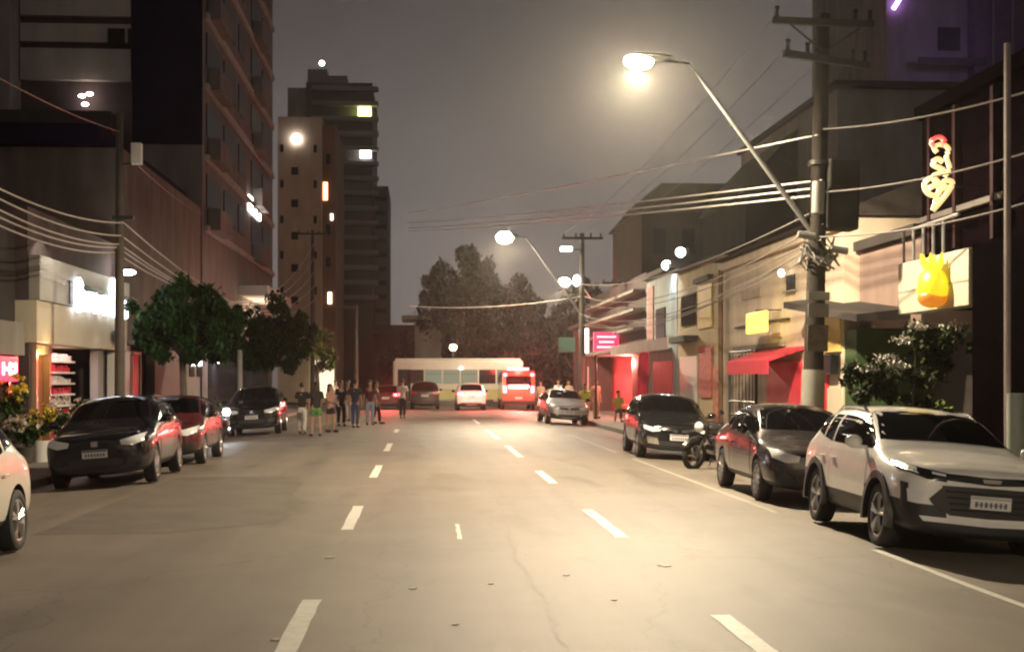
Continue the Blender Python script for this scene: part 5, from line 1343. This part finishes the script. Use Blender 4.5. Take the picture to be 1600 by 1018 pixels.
    for sx in (-1, 1):
        a, b, c, d = L[sx]; i = add(Vector(a) - Vector((0, 0, .02)), .104, p2_)
        if lowlen == 'long': j = add(b, .074, i); add(Vector(c) + Vector((0, 0, .01)), .060, j)
        else: add(Vector(a).lerp(Vector(b), .62), .105 if skirt else .090, i)
    skinned('shorts' if lowlen == 'short' else 'trousers', V, Eg, low, t, 2)
    for sx in (-1, 1):
        a, b, c, d = L[sx]
        m = MB().ball((0, 0, 0), (.105, .285, .10), 10).build('shoe', shoes, t, True); m.location = (d[0], (c[1] + d[1]) / 2 - .02, d[2] + .015)
        MB().ball((sx * .033, -.098, 1.677 + dz), (.022, .016, .016), 6).build('eye', gloss_black, t, True)
    m = MB().ball((0, .022, 1.705 + dz), (.178, .205, .175), 14)
    if hair == 'long': m.ball((0, .075, 1.53 + dz), (.19, .11, .40), 12)
    m.build('hair', hair_m, t, True)
    return t
def cloth(n, c): return M(n, c, .85, var=.15, scale=8)
black_c, jeans, lblue, greenc, whitec, navyc, pinkc, brownc, hiviz, tanc = cloth('black_cloth', (.02, .018, .02)), cloth('denim', (.06, .08, .16)), cloth('pale_denim', (.32, .40, .55)), cloth('green_cloth', (.08, .22, .06)), cloth('white_cloth', (.65, .62, .58)), cloth('navy_cloth', (.03, .035, .06)), cloth('pink_cloth', (.55, .3, .26)), cloth('brown_cloth', (.09, .05, .03)), cloth('hi_viz', (.70, .75, .08)), cloth('tan_cloth', (.4, .3, .2))
def at(px, yy): return P(px, 0, yy).x
person('woman in green shorts and black top walking past the black SUV', at(494, 42.5), 42.5, R(200), 1.70, black_c, greenc, 'short', .16, (.5, .35), 'long', skirt=True)
person('person in black shirt and white trousers beside the black SUV', at(472, 44.6), 44.6, R(170), 1.66, black_c, whitec, 'long', .05, (.2, .7))
person('person in pink top and short dark bottoms facing the woman in green', at(516, 45.8), 45.8, R(60), 1.62, pinkc, black_c, 'short', .1, (.9, .6), 'long')
person('long haired person all in black near the small lit tree', at(533, 52), 52, R(20), 1.72, black_c, black_c, 'long', .05, (.3, .2), 'long')
person('person in white trousers standing between the dark clothed ones', at(544, 58), 58, R(-30), 1.74, brownc, whitec, 'long', .0, (.0, .3))
person('person in dark navy clothes in front of the thin far pole', at(555, 50), 50, R(160), 1.76, navyc, jeans, 'long', .04)
person('person in maroon top and loose pale blue trousers', at(578, 53), 53, R(10), 1.75, cloth('maroon_cloth', (.10, .02, .03)), lblue, 'long', .08)
person('person in black beside the pale blue trousers at the crowd edge', at(588, 54), 54, R(80), 1.70, black_c, black_c, 'long', .14)
person('person in pale shirt and black trousers walking before the red car', at(629, 62), 62, R(170), 1.78, whitec, black_c, 'long', .12, (.3, .3))
person('person in white at the back of the group by the small lit tree', at(524, 71), 71, R(30), 1.72, whitec, jeans, 'long', .0, (.4, .2))
person('person in yellow green safety vest by the second lamp pole', at(914, 57.2), 57.2, R(0), 1.72, hiviz, hiviz, 'long', .04, (.2, .2))
person('pale dressed person walking between the red van and the silver car', at(845, 74), 74, R(-20), 1.78, tanc, brownc, 'long', .16, (.3, .1))
person('person in white shirt standing behind the silver car', at(872, 72), 72, R(15), 1.74, whitec, navyc, 'long', .0)
person('person in pale grey behind the silver car nearest the pole', at(889, 70), 70, R(-40), 1.7, tanc, black_c, 'long', .05, (.5, .1))
person('person in tan clothes waiting under the grey awning edge', at(931, 60), 60, R(30), 1.75, tanc, tanc, 'long', .0)
# seated customer of the bar, on a stool
def stool(x, y, lb):
    t = thing('stool', lb, 'stool', (x, y, SW))
    MB().cyl((0, 0, .42), (0, 0, .46), .17, n=16).build('seat', M('yellow_plastic', (.62, .5, .08), .4), t, True)
    for k in range(4):
        a = k * math.pi / 2 + .78
        MB().cyl((.12 * math.cos(a), .12 * math.sin(a), .42), (.19 * math.cos(a), .19 * math.sin(a), 0), .016, n=6).build('leg', dark_steel, t)
sx_, sy_ = at(966, 55.5), 55.5
stool(sx_, sy_, 'yellow stool under the person seated outside the red bar')
person('person in yellow shirt sitting on a stool outside the red bar', sx_, sy_ - .02, R(20), 1.7, cloth('mustard_cloth', (.55, .42, .10)), brownc, 'long', 0, (.6, .6), sit=True, z=SW)
tb = thing('bar_table', 'small yellow table beside the seated person at the red bar', 'table', (at(985, 54.3), 54.3, SW))
MB().cyl((0, 0, .70), (0, 0, .73), .38, n=20).build('tabletop', M('yellow_top', (.6, .46, .06), .4), tb)
MB().cyl((0, 0, 0), (0, 0, .70), .03, n=8).build('leg', dark_steel, tb)
MB().cyl((0, 0, 0), (0, 0, .02), .25, n=16).build('foot', dark_steel, tb)

# ------------------------------------------------------------------ night sky, haze, render settings
w = bpy.data.worlds.new('World'); scene.world = w; w.use_nodes = True; nt = w.node_tree
bg = nt.nodes['Background']; tc = nt.nodes.new('ShaderNodeTexCoord'); sx = nt.nodes.new('ShaderNodeSeparateXYZ')
nt.links.new(tc.outputs['Generated'], sx.inputs[0])
r = nt.nodes.new('ShaderNodeValToRGB'); nt.links.new(sx.outputs['Z'], r.inputs['Fac'])
els = r.color_ramp.elements
els[0].position = 0; els[0].color = (.125, .108, .102, 1)
els[1].position = 1; els[1].color = (.03, .025, .022, 1)
for p_, c_ in ((.10, (.135, .119, .112, 1)), (.19, (.105, .092, .085, 1)), (.30, (.064, .054, .050, 1)), (.5, (.04, .033, .028, 1))):
    e = els.new(p_); e.color = c_
n = nt.nodes.new('ShaderNodeTexNoise'); n.inputs['Scale'].default_value = 3.2; n.inputs['Detail'].default_value = 6
nt.links.new(tc.outputs['Generated'], n.inputs['Vector'])
r2 = nt.nodes.new('ShaderNodeValToRGB'); r2.color_ramp.elements[0].position = .3; r2.color_ramp.elements[1].position = .7
r2.color_ramp.elements[0].color = (.74, .74, .75, 1); r2.color_ramp.elements[1].color = (1.2, 1.19, 1.17, 1)
nt.links.new(n.outputs['Fac'], r2.inputs['Fac'])
mx = nt.nodes.new('ShaderNodeMix'); mx.data_type = 'RGBA'; mx.blend_type = 'MULTIPLY'; mx.inputs[0].default_value = 1
nt.links.new(r.outputs['Color'], mx.inputs[6]); nt.links.new(r2.outputs['Color'], mx.inputs[7])
nt.links.new(mx.outputs[2], bg.inputs['Color']); bg.inputs['Strength'].default_value = .85

hz = MB().box((0, 100, 21.7), (250, 290, 46)).build('haze', M('tmp', (1, 1, 1)))  # haze volume added to give the lamps a lens-like bloom
hm = bpy.data.materials.new('bloom_haze'); hm.use_nodes = True; hn = hm.node_tree
for nd in list(hn.nodes):
    if nd.type == 'BSDF_PRINCIPLED': hn.nodes.remove(nd)
pv = hn.nodes.new('ShaderNodeVolumePrincipled'); pv.inputs['Color'].default_value = (.95, .92, .86, 1)
pv.inputs['Density'].default_value = HAZE; pv.inputs['Anisotropy'].default_value = .88
hn.links.new(pv.outputs[0], [x for x in hn.nodes if x.type == 'OUTPUT_MATERIAL'][0].inputs['Volume'])
hz.data.materials.clear(); hz.data.materials.append(hm)
tag(hz, kind='stuff')

scene.view_settings.view_transform = 'Standard'; scene.view_settings.look = 'None'; scene.view_settings.exposure = .6; scene.view_settings.gamma = 1
scene.render.engine = 'CYCLES'
cy = scene.cycles
cy.use_denoising = True; cy.max_bounces = 6; cy.diffuse_bounces = 2; cy.glossy_bounces = 3; cy.transmission_bounces = 2; cy.volume_bounces = 0
cy.sample_clamp_indirect = 4; cy.sample_clamp_direct = 0; cy.filter_width = 2.2; cy.caustics_reflective = False; cy.caustics_refractive = False
